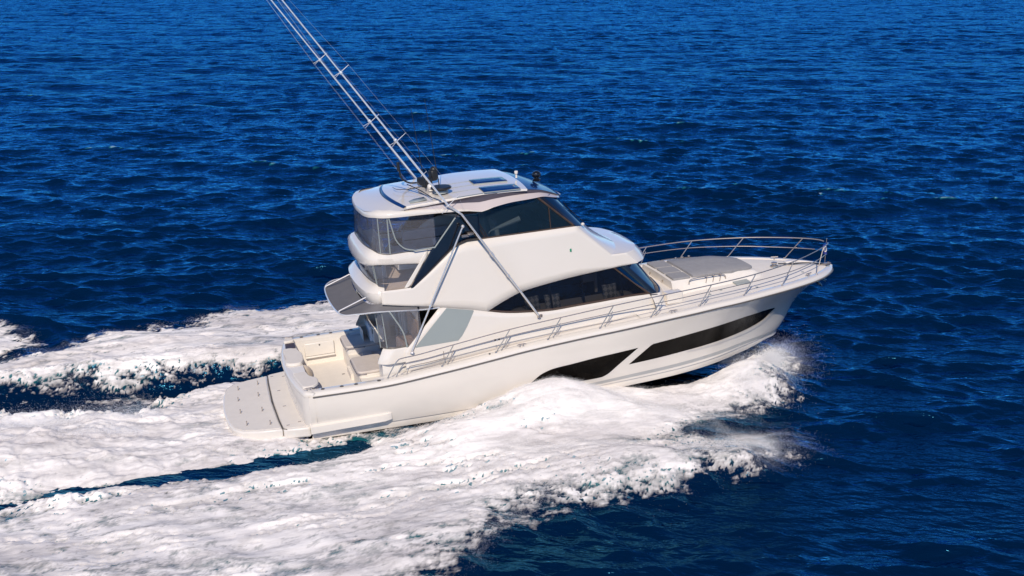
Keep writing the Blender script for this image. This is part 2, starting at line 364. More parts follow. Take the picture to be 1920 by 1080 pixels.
def verts_faces(name, V, Q, attrs=None, smooth=True):
    used = np.zeros(len(V), bool); used[Q.ravel()] = True
    remap = np.cumsum(used)-1; V = V[used]; Q = remap[Q]
    me = bpy.data.meshes.new(name); k = Q.shape[1]
    me.vertices.add(len(V)); me.vertices.foreach_set('co', V.astype(np.float32).ravel())
    me.loops.add(Q.size); me.loops.foreach_set('vertex_index', Q.astype(np.int32).ravel())
    me.polygons.add(len(Q)); me.polygons.foreach_set('loop_start', np.arange(0, Q.size, k, dtype=np.int32))
    me.polygons.foreach_set('use_smooth', np.full(len(Q), smooth))
    for an, av in (attrs or {}).items():
        at = me.attributes.new(an, 'FLOAT', 'POINT'); at.data.foreach_set('value', av.reshape(-1)[used].astype(np.float32))
    me.update(calc_edges=True)
    return me
def sea_patch(x0, x1, y0, y1, s, hole=None):
    xs = np.arange(x0, x1+s*0.5, s); ys = np.arange(y0, y1+s*0.5, s); X, Y = np.meshgrid(xs, ys, indexing='ij')
    z, dx, dy = sea(X, Y, s); aer = np.zeros_like(X)
    if s < 0.2:
        w, cov, *_ = wake(X, Y); calm = 1-0.55*sstep(0, 0.5, cov); z = z*calm+w-0.02*sstep(0.1, 0.6, cov)
        aer = np.clip(np.maximum(0.55*np.exp(-0.5*((Y+3.42-0.075*(X+1))/0.55)**2)*sstep(3.5, 1.0, X)*sstep(-12, -1, X+2), 0.95*sstep(0.30, 0.95, cov)), 0, 1)
        dx *= calm; dy *= calm
    else:
        cap = samp(NM[1], NM[0], X*2.0, Y*3.0); aer = sstep(3.15, 3.6, z/z.std()+0.35*cap)*0.9
    keep = None
    if hole:
        cx = 0.5*(X[:-1, :-1]+X[1:, 1:]); cy = 0.5*(Y[:-1, :-1]+Y[1:, 1:])
        keep = ~((cx > hole[0]+s) & (cx < hole[1]-s) & (cy > hole[2]+s) & (cy < hole[3]-s))
        edge = np.minimum(np.minimum(X-hole[0], hole[1]-X), np.minimum(Y-hole[2], hole[3]-Y)); z = z-0.05*sstep(-s, s, edge)
    n, m = X.shape; idx = np.arange(n*m).reshape(n, m)
    q = np.stack([idx[:-1, :-1], idx[1:, :-1], idx[1:, 1:], idx[:-1, 1:]], -1).reshape(-1, 4)
    if keep is not None: q = q[keep.reshape(-1)]
    return np.stack([X+dx, Y+dy, z], -1).reshape(-1, 3), q, aer.reshape(-1), far_fade(X, Y).reshape(-1)
P = [sea_patch(-18.6, 33.0, -22.8, 27.0, 0.085), sea_patch(-75, 145, -36, 160, 0.24, (-18.6, 33.0, -22.8, 27.0)), sea_patch(-170, 290, -60, 380, 0.62, (-75, 145, -36, 160)),
     sea_patch(-3000, 3000, -3000, 3600, 40.0, (-170, 290, -60, 380))]
Vs = []; Qs = []; As = []; Fs = []; o = 0
for V, Q, A, F_ in P: Vs.append(V); Qs.append(Q+o); As.append(A); Fs.append(F_); o += len(V)
me = verts_faces('water', np.concatenate(Vs), np.concatenate(Qs), {'aeration': np.concatenate(As), 'fine': np.concatenate(Fs)})
water = bpy.data.objects.new('water', me); COL.objects.link(water); water['kind'] = 'structure'
def water_material():
    m = bpy.data.materials.new('sea_water'); m.use_nodes = True; nt = m.node_tree; nt.nodes.clear()
    out = nt.nodes.new('ShaderNodeOutputMaterial'); mix = nt.nodes.new('ShaderNodeMixShader')
    at = nt.nodes.new('ShaderNodeAttribute'); at.attribute_name = 'aeration'
    mx = nt.nodes.new('ShaderNodeValToRGB'); el = mx.color_ramp.elements; el[0].position = 0.0; el[0].color = (0.0002, 0.0075, 0.026, 1); el[1].position = 1.0; el[1].color = (0.34, 0.44, 0.48, 1); e2 = el.new(0.45); e2.color = (0.012, 0.125, 0.135, 1)
    df = nt.nodes.new('ShaderNodeBsdfDiffuse'); gl = nt.nodes.new('ShaderNodeBsdfGlossy'); fr = nt.nodes.new('ShaderNodeFresnel')
    gl.inputs['Color'].default_value = (0.12, 0.60, 1.0, 1); gl.inputs['Roughness'].default_value = 0.10; fr.inputs['IOR'].default_value = 1.52
    nt.links.new(at.outputs['Fac'], mx.inputs[0]); nt.links.new(mx.outputs[0], df.inputs['Color'])
    tc = nt.nodes.new('ShaderNodeTexCoord'); hs = None
    for sc, st, dist, turn in ((1.7, 0.28, 0.17, 0.15), (4.6, 0.36, 0.07, -0.25), (11.0, 0.5, 0.014, 0.2)):
        rt = nt.nodes.new('ShaderNodeMapping'); rt.inputs['Rotation'].default_value = (0, 0, -(WDIR+turn))
        mp = nt.nodes.new('ShaderNodeMapping'); mp.inputs['Scale'].default_value = (sc, sc*st, sc)
        n = nt.nodes.new('ShaderNodeTexNoise'); n.inputs['Scale'].default_value = 1.0; n.inputs['Detail'].default_value = 3.0; n.inputs['Distortion'].default_value = 0.4
        nt.links.new(tc.outputs['Object'], rt.inputs[0]); nt.links.new(rt.outputs[0], mp.inputs[0]); nt.links.new(mp.outputs[0], n.inputs['Vector'])
        bp = nt.nodes.new('ShaderNodeBump'); bp.inputs['Strength'].default_value = 0.8; bp.inputs['Distance'].default_value = dist
        if sc < 2:
            fa = nt.nodes.new('ShaderNodeAttribute'); fa.attribute_name = 'fine'; mm = nt.nodes.new('ShaderNodeMath'); mm.operation = 'MULTIPLY_ADD'; mm.inputs[1].default_value = 0.22; mm.inputs[2].default_value = dist
            nt.links.new(fa.outputs['Fac'], mm.inputs[0]); nt.links.new(mm.outputs[0], bp.inputs['Distance'])
        nt.links.new(n.outputs['Fac'], bp.inputs['Height'])
        if hs: nt.links.new(hs.outputs[0], bp.inputs['Normal'])
        hs = bp
    for q in (df, gl, fr): nt.links.new(hs.outputs[0], q.inputs['Normal'])
    nt.links.new(fr.outputs[0], mix.inputs[0]); nt.links.new(df.outputs[0], mix.inputs[1]); nt.links.new(gl.outputs[0], mix.inputs[2]); nt.links.new(mix.outputs[0], out.inputs[0])
    return m
me.materials.append(water_material())

# ------------------------------------------------------------------ wake foam
def foam_material():
    m, nt, b = new_mat('white_foam')
    def math_(op, *args):
        n = nt.nodes.new('ShaderNodeMath'); n.operation = op
        for k, v in enumerate(args):
            if isinstance(v, (int, float)): n.inputs[k].default_value = v
            else: nt.links.new(v, n.inputs[k])
        return n.outputs[0]
    at = nt.nodes.new('ShaderNodeAttribute'); at.attribute_name = 'cover'
    n1 = noise(nt, 0.6, 8.0, 0.62, stretch=(0.28, 1, 1)); n1.inputs['Distortion'].default_value = 0.7
    r1 = ramp(nt, n1.outputs['Fac'], 0.36, 0.62, (0.66, 0.62, 0.605), (0.90, 0.86, 0.825))
    n4 = noise(nt, 2.8, 9.0, 0.66, stretch=(0.30, 1, 1)); n4.inputs['Distortion'].default_value = 0.9
    r4 = ramp(nt, n4.outputs['Fac'], 0.34, 0.56, (0.70, 0.70, 0.70), (1, 1, 1))
    ml = nt.nodes.new('ShaderNodeMixRGB'); ml.blend_type = 'MULTIPLY'; ml.inputs[0].default_value = 1.0
    nt.links.new(r1.outputs[0], ml.inputs[1]); nt.links.new(r4.outputs[0], ml.inputs[2]); nt.links.new(ml.outputs[0], b.inputs['Base Color'])
    b.inputs['Roughness'].default_value = 1.0; b.inputs['Specular IOR Level'].default_value = 0.0
    n = noise(nt, 3.5, 9.0, 0.66, stretch=(0.35, 1, 1)); bump(nt, b, n.outputs['Fac'], 0.30, 0.05)
    # lace: the sheet opens where the cover is thin
    n2 = noise(nt, 1.2, 10.0, 0.70, stretch=(0.32, 1.1, 1)); n2.inputs['Distortion'].default_value = 0.8
    v = math_('ADD', math_('MULTIPLY', at.outputs['Fac'], 1.70), math_('MULTIPLY', math_('SUBTRACT', n2.outputs['Fac'], 0.5), 3.0))
    al = ramp(nt, math_('SUBTRACT', v, 0.15), 0.05, 1.0, (0, 0, 0), (1, 1, 1))
    nt.links.new(al.outputs[0], b.inputs['Alpha'])
    return m
MT['foam'] = foam_material()
s = 0.05
xs = np.arange(-17.5, 17.6, s); ys = np.arange(-16.5, 14.2, s); X, Y = np.meshgrid(xs, ys, indexing='ij')
z, dx, dy = sea(X, Y, 0.085); w, cov, nf, nm, nb = wake(X, Y); calm = 1-0.55*sstep(0, 0.5, cov)
fray = cov+(0.10*nf*(1-sstep(0.5, 0.8, cov)))*sstep(0.02, 0.25, cov)
lift = 0.012+0.02*sstep(0.5, 0.95, fray)
Z = z*calm+w-0.02*sstep(0.1, 0.6, cov)+lift
fc = 0.25*(fray[:-1, :-1]+fray[1:, :-1]+fray[1:, 1:]+fray[:-1, 1:])
keep = fc > 0.10
me = mesh_from_grid('wake_foam', X+dx*calm, Y+dy*calm, Z, keep, {'cover': np.clip(fray, 0, 1)})
foam = bpy.data.objects.new('wake_foam', me); COL.objects.link(foam); me.materials.append(MT['foam'])
tagp(foam, 'white churned foam of the wake spread on the water around and behind the motor yacht', 'foam', kind='stuff')

# ------------------------------------------------------------------ spray: clouds of small droplets
def droplets(P, R):
    """small four-faced drops"""
    T = np.array([(1, 1, 1), (1, -1, -1), (-1, 1, -1), (-1, -1, 1)], float)/1.732
    n = len(P); rv = RNG.normal(size=(n, 3)); rv /= np.linalg.norm(rv, axis=1)[:, None]; an = RNG.uniform(0, 6.283, n)
    c, s_ = np.cos(an)[:, None], np.sin(an)[:, None]
    V = np.empty((n, 4, 3))
    for k in range(4):
        t = np.broadcast_to(T[k], (n, 3)); V[:, k] = t*c+np.cross(rv, t)*s_+rv*((rv*t).sum(1)[:, None])*(1-c)
    V = P[:, None, :]+V*R[:, None, None]
    base = (np.arange(n)*4)[:, None, None]; F = np.array([(0, 1, 2), (0, 3, 1), (0, 2, 3), (1, 3, 2)])[None]+base
    return V.reshape(-1, 3), F.reshape(-1, 3)
def surf_z(x, y):
    z, _, _ = sea(x, y, 0.085); w, cov, *_ = wake(x, y); return z*(1-0.55*sstep(0, 0.5, cov))+w
pts = []; rad = []
def emit(P, r0, r1):
    pts.append(P); rad.append(r0+(r1-r0)*RNG.random(len(P))**2.5)
def jet(n, path, vel, vspread, t1, back, r0=0.006, r1=0.026, clump=40, tpow=0.7, z0=0.05):
    """drops thrown from points of a line: little bursts that share a velocity, slowed and falling"""
    path = np.array(path, float); seg = np.linalg.norm(np.diff(path, axis=0), axis=1); cum = np.concatenate([[0], np.cumsum(seg)])
    nb_ = max(1, n//clump); u = RNG.random(nb_)*cum[-1]
    B = np.stack([np.interp(u, cum, path[:, k]) for k in range(3)], -1)
    V = np.array(vel)+RNG.normal(size=(nb_, 3))*np.array(vspread)
    B = np.repeat(B, clump, 0); V = np.repeat(V, clump, 0); n = len(B)
    V = V*(1+0.15*RNG.normal(size=(n, 1)))+RNG.normal(size=(n, 3))*0.28
    t = (RNG.random(n)**tpow)[:, None]*t1
    Pp = B+V*t+np.array([-back, 0, 0])*t+np.array([0, 0, -4.9])*t*t+RNG.normal(size=(n, 3))*0.05
    sz = surf_z(Pp[:, 0], Pp[:, 1]); ok = Pp[:, 2] > sz-0.02
    emit(Pp[ok], r0, r1)
def mist(n, poly_c, sig, zr, r0=0.005, r1=0.016):
    Pp = np.array(poly_c)+RNG.normal(size=(n, 3))*np.array(sig); sz = surf_z(Pp[:, 0], Pp[:, 1])
    Pp[:, 2] = sz+np.abs(RNG.normal(size=n))*zr; emit(Pp, r0, r1)
def fringe(n, poly, width, zr, r0=0.006, r1=0.02, pick=None):
    Pn = np.array(poly, float); seg = np.linalg.norm(np.diff(Pn, axis=0), axis=1); cum = np.concatenate([[0], np.cumsum(seg)]); u = RNG.random(n)*cum[-1]
    x = np.interp(u, cum, Pn[:, 0])+RNG.normal(size=n)*width; y = np.interp(u, cum, Pn[:, 1])+RNG.normal(size=n)*width
    nn = samp(NM[1], NM[0], x, y); ok = nn > RNG.normal(size=n)*0.7; x = x[ok]; y = y[ok]
    z = surf_z(x, y)+np.abs(RNG.normal(size=len(x)))*zr*(1+0.5*nn[ok]); emit(np.stack([x, y, z], -1), r0, r1)
HULL_LINE = [(16.2,-0.5,0.10),(15.4,-1.1,0.12),(14.2,-1.65,0.1),(13.2,-2.0,0.1)]
jet(220000, HULL_LINE, (-0.1,-2.5,2.1), (0.35,0.5,0.45), 0.55, 1.1, 0.002, 0.007, clump=200, tpow=0.6)
jet(330000, [(16.1,-0.6,0.10),(15.2,-1.2,0.10),(13.9,-1.9,0.10)], (-0.05,-2.7,3.1), (0.35,0.50,0.50), 0.76, 0.9, 0.002, 0.008, clump=160, tpow=0.75)
jet(40000, [(16.5,-0.35,0.10),(16.0,-0.7,0.10)], (0.7,-2.0,2.9), (0.5,0.5,0.5), 0.70, 0.5, 0.002, 0.007, clump=60, tpow=0.8)
jet(60000, [(12.8,-2.2,0.1),(10.8,-2.5,0.05)], (-0.3,-2.4,0.9), (0.4,0.6,0.3), 0.40, 1.6, 0.002, 0.006, clump=120)
jet(60000, [(9.5,-2.7,0.1),(7.0,-2.9,0.6)], (-0.6,-2.2,1.3), (0.5,0.7,0.4), 0.5, 1.6, 0.002, 0.006, clump=120)
fringe(70000, WA[4:22], 0.18, 0.05, 0.002, 0.005); fringe(60000, WA[6:10], 0.28, 0.06, 0.002, 0.005)
fringe(40000, WD[5:18], 0.15, 0.05, 0.002, 0.005); fringe(10000, WE[:5], 0.15, 0.05, 0.002, 0.005)
fringe(22000, [(-17,4.8),(-9.1,4.7),(-6.1,4.7),(-3.2,4.6),(-0.1,4.4)], 0.26, 0.20, 0.002, 0.007)
jet(110000, [(-4.0,0.5,0.1),(-7.0,0.2,0.3),(-11.0,0.4,0.5)], (-0.6,0.1,2.0), (0.6,0.6,0.6), 0.52, 1.0, 0.002, 0.008, clump=220, tpow=0.6)
jet(120000, [(-4.5,-0.8,0.2),(-11.0,-1.0,0.5)], (-0.6,0.0,1.7), (0.6,0.7,0.5), 0.48, 1.0, 0.002, 0.008, clump=220, tpow=0.6)
mist(80000, (7.2,-3.2,0), (1.8,0.6,0), 0.05, 0.002, 0.006); mist(60000, (9.6,-4.3,0), (1.6,0.9,0), 0.07, 0.002, 0.006); mist(60000, (4.5,-6.0,0), (3.0,1.2,0), 0.05, 0.002, 0.006); mist(50000, (11.6,-7.0,0), (0.9,0.5,0), 0.06, 0.002, 0.005)
PP = np.concatenate(pts); RR = np.concatenate(rad)
V, F = droplets(PP, RR)
me = verts_faces('spray', V, F, None, smooth=False)
spray = bpy.data.objects.new('spray', me); COL.objects.link(spray)
MT['drop'] = plain('spray_drops', (0.88, 0.87, 0.87), 0.6, var=0.02); me.materials.append(MT['drop'])
tagp(spray, 'white spray droplets thrown up along the bow wave and behind the stern', 'spray', kind='stuff')
# ------------------------------------------------------------------ the motor yacht (boat axes: x to the bow, y to port, z up)
PITCH = math.radians(3.5)
yacht = bpy.data.objects.new('motor_yacht', None); COL.objects.link(yacht); yacht.empty_display_size = 2.0
yacht.rotation_euler = (0, -PITCH, 0)
yacht.location = (math.sin(PITCH)*1.4, 0, 1.4-math.cos(PITCH)*1.4-0.1)
tagp(yacht, 'white two-deck motor yacht with enclosed flybridge and tall outriggers speeding across blue sea', 'yacht')
def group(name, parent=None):
    o = bpy.data.objects.new(name, None); COL.objects.link(o); o.parent = parent or yacht; o.empty_display_size = 0.3; return o

# ---- hull
LS = 18.84; LC = 16.65
rub_y = cub([0,1,2,4,6,8,10,12,13.4,14.3,15.3,16.27,17,17.57,18.04,18.4,18.6,18.75,18.84],[2.60,2.63,2.65,2.68,2.70,2.72,2.74,2.74,2.68,2.54,2.26,1.90,1.58,1.26,.93,.60,.38,.17,0])
rub_z = cub([0,2,4,5.6,6.6,8.55,9.6,11.8,13.4,14.3,16.3,17.6,18.5,18.84],[1.56,1.54,1.67,1.82,1.92,2.05,2.10,2.23,2.31,2.32,2.25,2.17,2.10,2.05])
ch_y = cub([0,4,8,10,11.5,12.6,13.5,14.3,15.2,16,16.4,16.65],[2.46,2.46,2.44,2.38,2.28,2.1,1.85,1.52,1.07,.58,.27,0])
ch_z = cub([0,4,8,12,14.3,15.5,16.65],[.38,.28,.25,.28,.30,.24,.08])
kl_z = cub([0,6,12,14.5,15.8,16.4,16.65],[-.55,-.75,-.72,-.55,-.32,-.10,.05])
def hull_point(s, v, off=0.0):
    s = np.asarray(s, float); v = np.asarray(v, float); s, v = np.broadcast_arrays(s, v)
    def raw(s, v):
        xs = LS*s; xc = LC*s
        S = np.stack([xs, -rub_y(xs), rub_z(xs)], -1); C = np.stack([xc, -ch_y(xc), ch_z(xc)], -1)
        P = C*(1-v)[..., None]+S*v[..., None]
        w = np.clip((s-.5)/.5, 0, 1); w = w*w*(3-2*w)
        P[..., 0] -= .52*6.75*v*v*(1-v)*np.clip((s-.72)/.28, 0, 1)**2
        P[..., 1] += .42*4*v*(1-v)*w*(1-np.clip((s-.8)/.2, 0, 1)**1.5)
        P[..., 1] -= .06*4*v*(1-v)*(1-w)
        return P
    P = raw(s, v)
    if off:
        e = 1e-3; a = raw(np.clip(s+e, 0, 1), v)-raw(np.clip(s-e, 0, 1), v); b = raw(s, np.clip(v+e, 0, 1))-raw(s, np.clip(v-e, 0, 1))
        n = np.cross(a, b); n /= np.linalg.norm(n, axis=-1)[..., None]+1e-12; n *= np.sign(-n[..., 1:2]); P = P+n*off
    return P
S_ST = np.concatenate([np.linspace(0, 0.7, 48), np.linspace(0.71, 0.955, 34), 1-0.045*(1-np.linspace(0, 1, 22)[1:])**1.8])
hull = None
mb = MB()
rows = [[tuple(hull_point(s, v)) for v in np.linspace(1, 0, 22)] for s in S_ST]
mb.grid(rows)
# chine flat and spray rail, then the dark bottom is a part of its own
def low_chine(s):
    xc = LC*s; f = min(1, (1-s)*9)
    return (xc-0.02, -max(0.0, ch_y(xc)-0.09*f), float(ch_z(xc))-0.24*f**0.7)
mb.grid([[tuple(hull_point(s, 0.0)), (float(LC*s), -max(0.0, float(ch_y(LC*s))-0.05*min(1, (1-s)*9)), float(ch_z(LC*s))-0.03), (float(LC*s), -max(0.0, float(ch_y(LC*s))-0.05*min(1, (1-s)*9)), float(ch_z(LC*s))-0.09), low_chine(s)] for s in S_ST])
mb.mirror()
hull = mb.build('hull', 'gel', yacht, angle=30)
mb = MB()
mb.grid([[low_chine(s), tuple(np.array(low_chine(s))*0.5+np.array((LC*s, 0, float(kl_z(LC*s))))*0.5+np.array((0, -0.05, 0.03))*min(1, (1-s)*6)), (LC*s, 0, float(kl_z(LC*s)))] for s in S_ST]); mb.mirror()
mb.grid([[(0.0, -2.37, .14), (0.0, 2.37, .14)], [(0, 0, -.55), (0, 0, -.55)]])
mb.build('bottom_paint', 'bottom', hull, label='dark bottom paint below the white chine')
def hull_patch(name, top, bot, n, mat, off=0.006, nv=8, side=-1, thick=0.02):
    tf, bf = lin(top), lin(bot); s0, s1 = top[0][0], top[-1][0]
    ss = np.linspace(s0, s1, n); m = MB(); rows = []; back = []
    for s in ss:
        v0, v1 = float(bf(s)), float(tf(s)); v1 = max(v1, v0+0.002)
        rows.append([tuple(p) for p in hull_point(np.full(nv, s), np.linspace(v0, v1, nv), off)])
    m.grid(rows)
    if side > 0: m.v = [(x, -y, z) for x, y, z in m.v]
    return m.build(name, mat, hull, solid=0)
def smooth_curve(pts, n=60):
    f = cub([p[0] for p in pts], [p[1] for p in pts]); xs = np.linspace(pts[0][0], pts[-1][0], n); return [(float(x), float(f(x))) for x in xs]
AT = smooth_curve([(.3805,.262),(.3877,.345),(.3991,.47),(.4192,.533),(.4506,.55),(.5036,.583),(.5722,.592)])
AB = smooth_curve([(.3805,.258),(.395,.205),(.4735,.172),(.5308,.167),(.5422,.208),(.5508,.325),(.5722,.588)])
FT = [(.5765,.31),(.5994,.595)]+smooth_curve([(.6000,.596),(.6781,.610),(.7783,.624),(.8398,.610),(.8898,.590),(.899,.575)], 40)
FB = smooth_curve([(.5765,.305),(.6452,.300),(.7082,.302),(.784,.298),(.8426,.315),(.8700,.345),(.8850,.385),(.8930,.44),(.899,.57)])
for sd in (-1, 1):
    hull_patch('hull_window', AT, AB, 70, 'hullglass', side=sd)
    hull_patch('hull_window', FT, FB, 90, 'hullglass', side=sd)
    # raised moulded ledge under the forward window, grey boot stripe, spray ledge aft
    lt = [(x, y-0.004) for x, y in FB if x > .70]; lb = smooth_curve([(.70,.285),(.784,.255),(.8526,.252),(.885,.30),(.899,.36),(.909,.55)], 60)
    lt = [(.70,.296)]+lt[:-1]+[(.9085,.585)]
    hull_patch('window_ledge', lt, lb, 60, 'gel', off=0.03, side=sd)
    hull_patch('boot_stripe', smooth_curve([(.30,.085),(.50,.085),(.61,.10),(.75,.098),(.86,.085),(.97,.06)]), smooth_curve([(.30,.03),(.50,.03),(.61,.042),(.75,.042),(.86,.03),(.97,.015)]), 80, 'stripe', off=0.005, nv=4, side=sd)
mb = MB()                                                    # spray ledge that widens aft into the platform
rows = []
for x in np.linspace(-0.05, 2.35, 12):
    k = min(1.0, (2.40-x)/0.25); y = 2.55+0.02
    rows.append([(x, -2.48, .69), (x, -(2.56+0.09*k), .64), (x, -(2.56+0.10*k), .44), (x, -2.44, .36)])
mb.grid(rows); mb.poly(rows[-1]); mb.mirror(); mb.build('spray_ledge', 'gel', hull, angle=30)
def rail_edge(x, dy=0.0, dz=0.0): return (x, -(float(rub_y(x))+dy), float(rub_z(x))+dz)
XS = np.concatenate([np.linspace(0.12, 13, 60), np.linspace(13.2, 18.3, 32), LS-0.54*(1-np.linspace(0, 1, 14)[1:])**2])
mb = MB()
for sgn in (-1, 1):
    mb.tube([(x, sgn*(float(rub_y(x))+0.012), float(rub_z(x))-0.01) for x in XS], 0.024, 8)
mb.build('rub_rail', 'rub', hull)

# ---- transom, gunwale cap and decks
def tr_x(y, top): 
    a = abs(y)/2.6
    return (-0.40+0.34*a**2.2) if top else (-0.24+0.16*a**2)
mb = MB(); ys = np.linspace(-2.60, 2.60, 41)
def tr_row(t):
    z = 0.42+(1.60-0.42)*t; v = (z-0.38)/(1.56-0.38); e = hull_point(0.0, min(1.0, max(0, v))); ye = -float(e[1])
    r = []
    for u in np.linspace(-1, 1, 45):
        a = abs(u); y = u*ye; xo = tr_x(y, False)*(1-t)+tr_x(y, True)*t-0.05*math.sin(math.pi*t); k = float(sstep(0.93, 1.0, a)); r.append((xo*(1-k)+0.004*k, y, z))
    return r
mb.grid([tr_row(t) for t in np.linspace(0, 1, 9)])
transom = mb.build('transom', 'gel', yacht)
mb = MB(); mb.box((-0.16, -2.16, 1.12), (0.015, 0.025, 0.62)); mb.build('door_seam', 'rub', transom)
def cap_z(x): return float(rub_z(x))+0.13
mb = MB()
rows = []
for x in XS:
    b = float(rub_y(x)); t = min(1.0, b/0.45); z = float(rub_z(x))
    rows.append([(x, -b, z-0.035), (x, -(b+0.012*t), z+0.03), (x, -max(0, b-0.02*t), z+0.085), (x, -max(0, b-0.07*t), z+0.118), (x, -max(0, b-0.30*t), z+0.13), (x, -max(0, b-0.33*t), z+0.115), (x, -max(0, b-0.34*t), z+0.02)])
mb.grid(rows); mb.mirror()
mb.build('gunwale', 'gel', yacht, angle=50)
# rounded aft corners of the gunwale and the transom cap
mb = MB(); rows = []
for y in np.linspace(-2.62, 2.62, 61):
    a = abs(y)/2.62; k = sstep(0.955, 1.0, a); xo = tr_x(y, True)-0.02; xo = xo+(0.14-xo)*k
    rows.append([(xo+0.01, y, 1.53), (xo-0.015*(1-k), y, 1.60), (xo+0.02, y, 1.66), (xo+0.06, y, 1.69), (0.16, y, 1.69), (0.165, y, 0.75)])
mb.grid(rows); cap = mb.build('transom_cap', 'gel', transom, angle=50)
def padoutline(pts, r=0.12): return rounded(pts, r, 5)
for nm, pts, z0, z1, mat in (('transom_pad', [(-0.30,1.32),(-0.32,0.5),(-0.36,-0.10),(-0.1,-0.22),(0.12,-0.20),(0.24,0.10),(0.26,0.65),(0.16,1.15),(-0.02,1.34)], 1.685, 1.775, 'platform'),
                             ('transom_pad', [(-0.27,-0.95),(-0.20,-1.55),(-0.10,-2.25),(0.18,-2.28),(0.40,-2.05),(0.42,-1.6),(0.20,-1.35),(0.16,-0.92)], 1.685, 1.765, 'platform'),
                             ('transom_pad', [(-0.20,2.02),(-0.08,2.42),(0.14,2.42),(0.18,2.04)], 1.685, 1.755, 'platform')):
    MB().prism(padoutline(pts), z0, z1, 0.05).build(nm, mat, transom, bevel=0.02)
MB().prism(padoutline([(-0.18,1.44),(-0.14,1.94),(0.15,1.94),(0.15,1.44)], .05), 1.692, 1.71).build('bait_well', 'brown', transom)
MB().prism(padoutline([(-0.24,-0.30),(-0.21,-0.84),(0.15,-0.84),(0.15,-0.30)], .05), 1.692, 1.708).build('bait_well', 'cream', transom)
mb = MB(); rows = []
for t in np.linspace(0, 1, 12):
    a = math.pi*(t-0.5); rows.append([(0.17+0.20*math.cos(a), -0.75+0.62*math.sin(a), z) for z in (0.80, 1.0, 1.66)])
mb.grid(rows); mb.build('curved_door', 'teak' if False else 'pad', transom)
mb = MB(); mb.box((-0.30, 0.45, 1.78), (0.02, 0.5, 0.012)); mb.build('lid_handle', 'pad', transom)

# ---- swim platform
plat = group('swim_platform')
PF = rounded([(-0.02,-2.52),(-0.80,-2.36),(-0.83,-1.55),(-0.87,0.0),(-0.83,1.55),(-0.80,2.36),(-0.02,2.52)], 0.10, 3)
PA = [(-0.815,-2.30),(-0.86,-1.5),(-0.90,0),(-0.86,1.5),(-0.815,2.30)]
aft = [(-1.5,2.16),(-1.95,1.98),(-2.18,1.68),(-2.30,1.1),(-2.36,0.4),(-2.37,0),(-2.36,-0.4),(-2.30,-1.1),(-2.18,-1.68),(-1.95,-1.98),(-1.5,-2.16)]
for nm, o in (('platform_step', PF), ('platform_deck', PA+aft)):
    m = MB(); m.prism(o, 0.30, 0.60, 0.0); m.build(nm, 'gel', plat, bevel=0.05, seg=3)
    cx = sum(p[0] for p in o)/len(o); m = MB(); m.prism([(cx+(x-cx)*0.93, y*0.955) for x, y in o], 0.598, 0.612); m.build('tread_panel', 'platform', plat)
m = MB(); m.tube([(-.70,-2.36,.60),(-.80,-2.28,.605)]+[(-.852-.03*(1-(y/1.55)**2), y, .606) for y in np.linspace(-1.55,1.55,13)]+[(-.80,2.28,.605)], .014, 6); m.build('platform_seam', 'rub', plat)
for x, y in ((-1.81,1.37),(-1.18,1.57),(-1.88,.44),(-1.25,.57),(-1.89,-.57),(-1.25,-.69),(-1.78,-1.57),(-1.12,-1.8)):
    m = MB(); m.lathe((x, y, 0.61), [(0.0,0.14),(0.016,0.136),(0.019,0.125),(0.015,0.11),(0.014,0.01),(0.028,0.008),(0.028,0.0)], 10); m.build('platform_post', 'chrome', plat)
for x, y in ((-.68,2.08),(-.32,1.93),(-.6,.74),(-.58,-.6),(-.64,-2.1),(-.29,-1.98)):
    m = MB(); m.box((x, y, .617), (.09, .03, .012)); m.build('deck_plate', 'chrome', plat)

# ---- cockpit
cock = group('cockpit')
m = MB(); m.poly([(0.16,-2.26,.75),(1.74,-2.26,.75),(1.74,2.26,.75),(0.16,2.26,.75)]); m.build('cockpit_floor', 'deck', cock)
for a, b_ in (((0.9,-0.02),(0.015,0.5)), ):
    pass
m = MB(); m.box((0.95,-0.25,.757),(.5,.02,.006)); m.box((1.2,-.55,.757),(.08,.06,.006)); m.box((0.8,-.7,.757),(.08,.06,.006)); m.box((1.5,.9,.757),(.08,.05,.006)); m.build('floor_fittings', 'rub', cock)
for sg in (-1, 1):
    m = MB(); m.grid([[(x, sg*(float(rub_y(x))-0.335), float(rub_z(x))+0.10), (x, sg*2.255, .75)] for x in np.linspace(0.12, 3.4, 12)]); m.build('coaming_wall', 'cream', cock)
m = MB(); m.prism(rounded([(0.48,2.24),(1.46,2.24),(1.46,2.30),(0.48,2.30)], .02), 1.02, 1.50); 
m = MB(); m.box((0.97, 2.225, 1.27), (0.98, 0.05, 0.44)); lk = m.build('side_locker', 'cream', cock, bevel=0.02)
m = MB(); m.box((0.97, 2.19, 1.02), (0.98, 0.10, 0.05)); m.build('locker_shelf', 'cream', lk, bevel=0.015)
m = MB(); m.sphere((0.98, 2.19, 1.41), (.028, .012, .028)); m.build('latch', 'rub', lk)
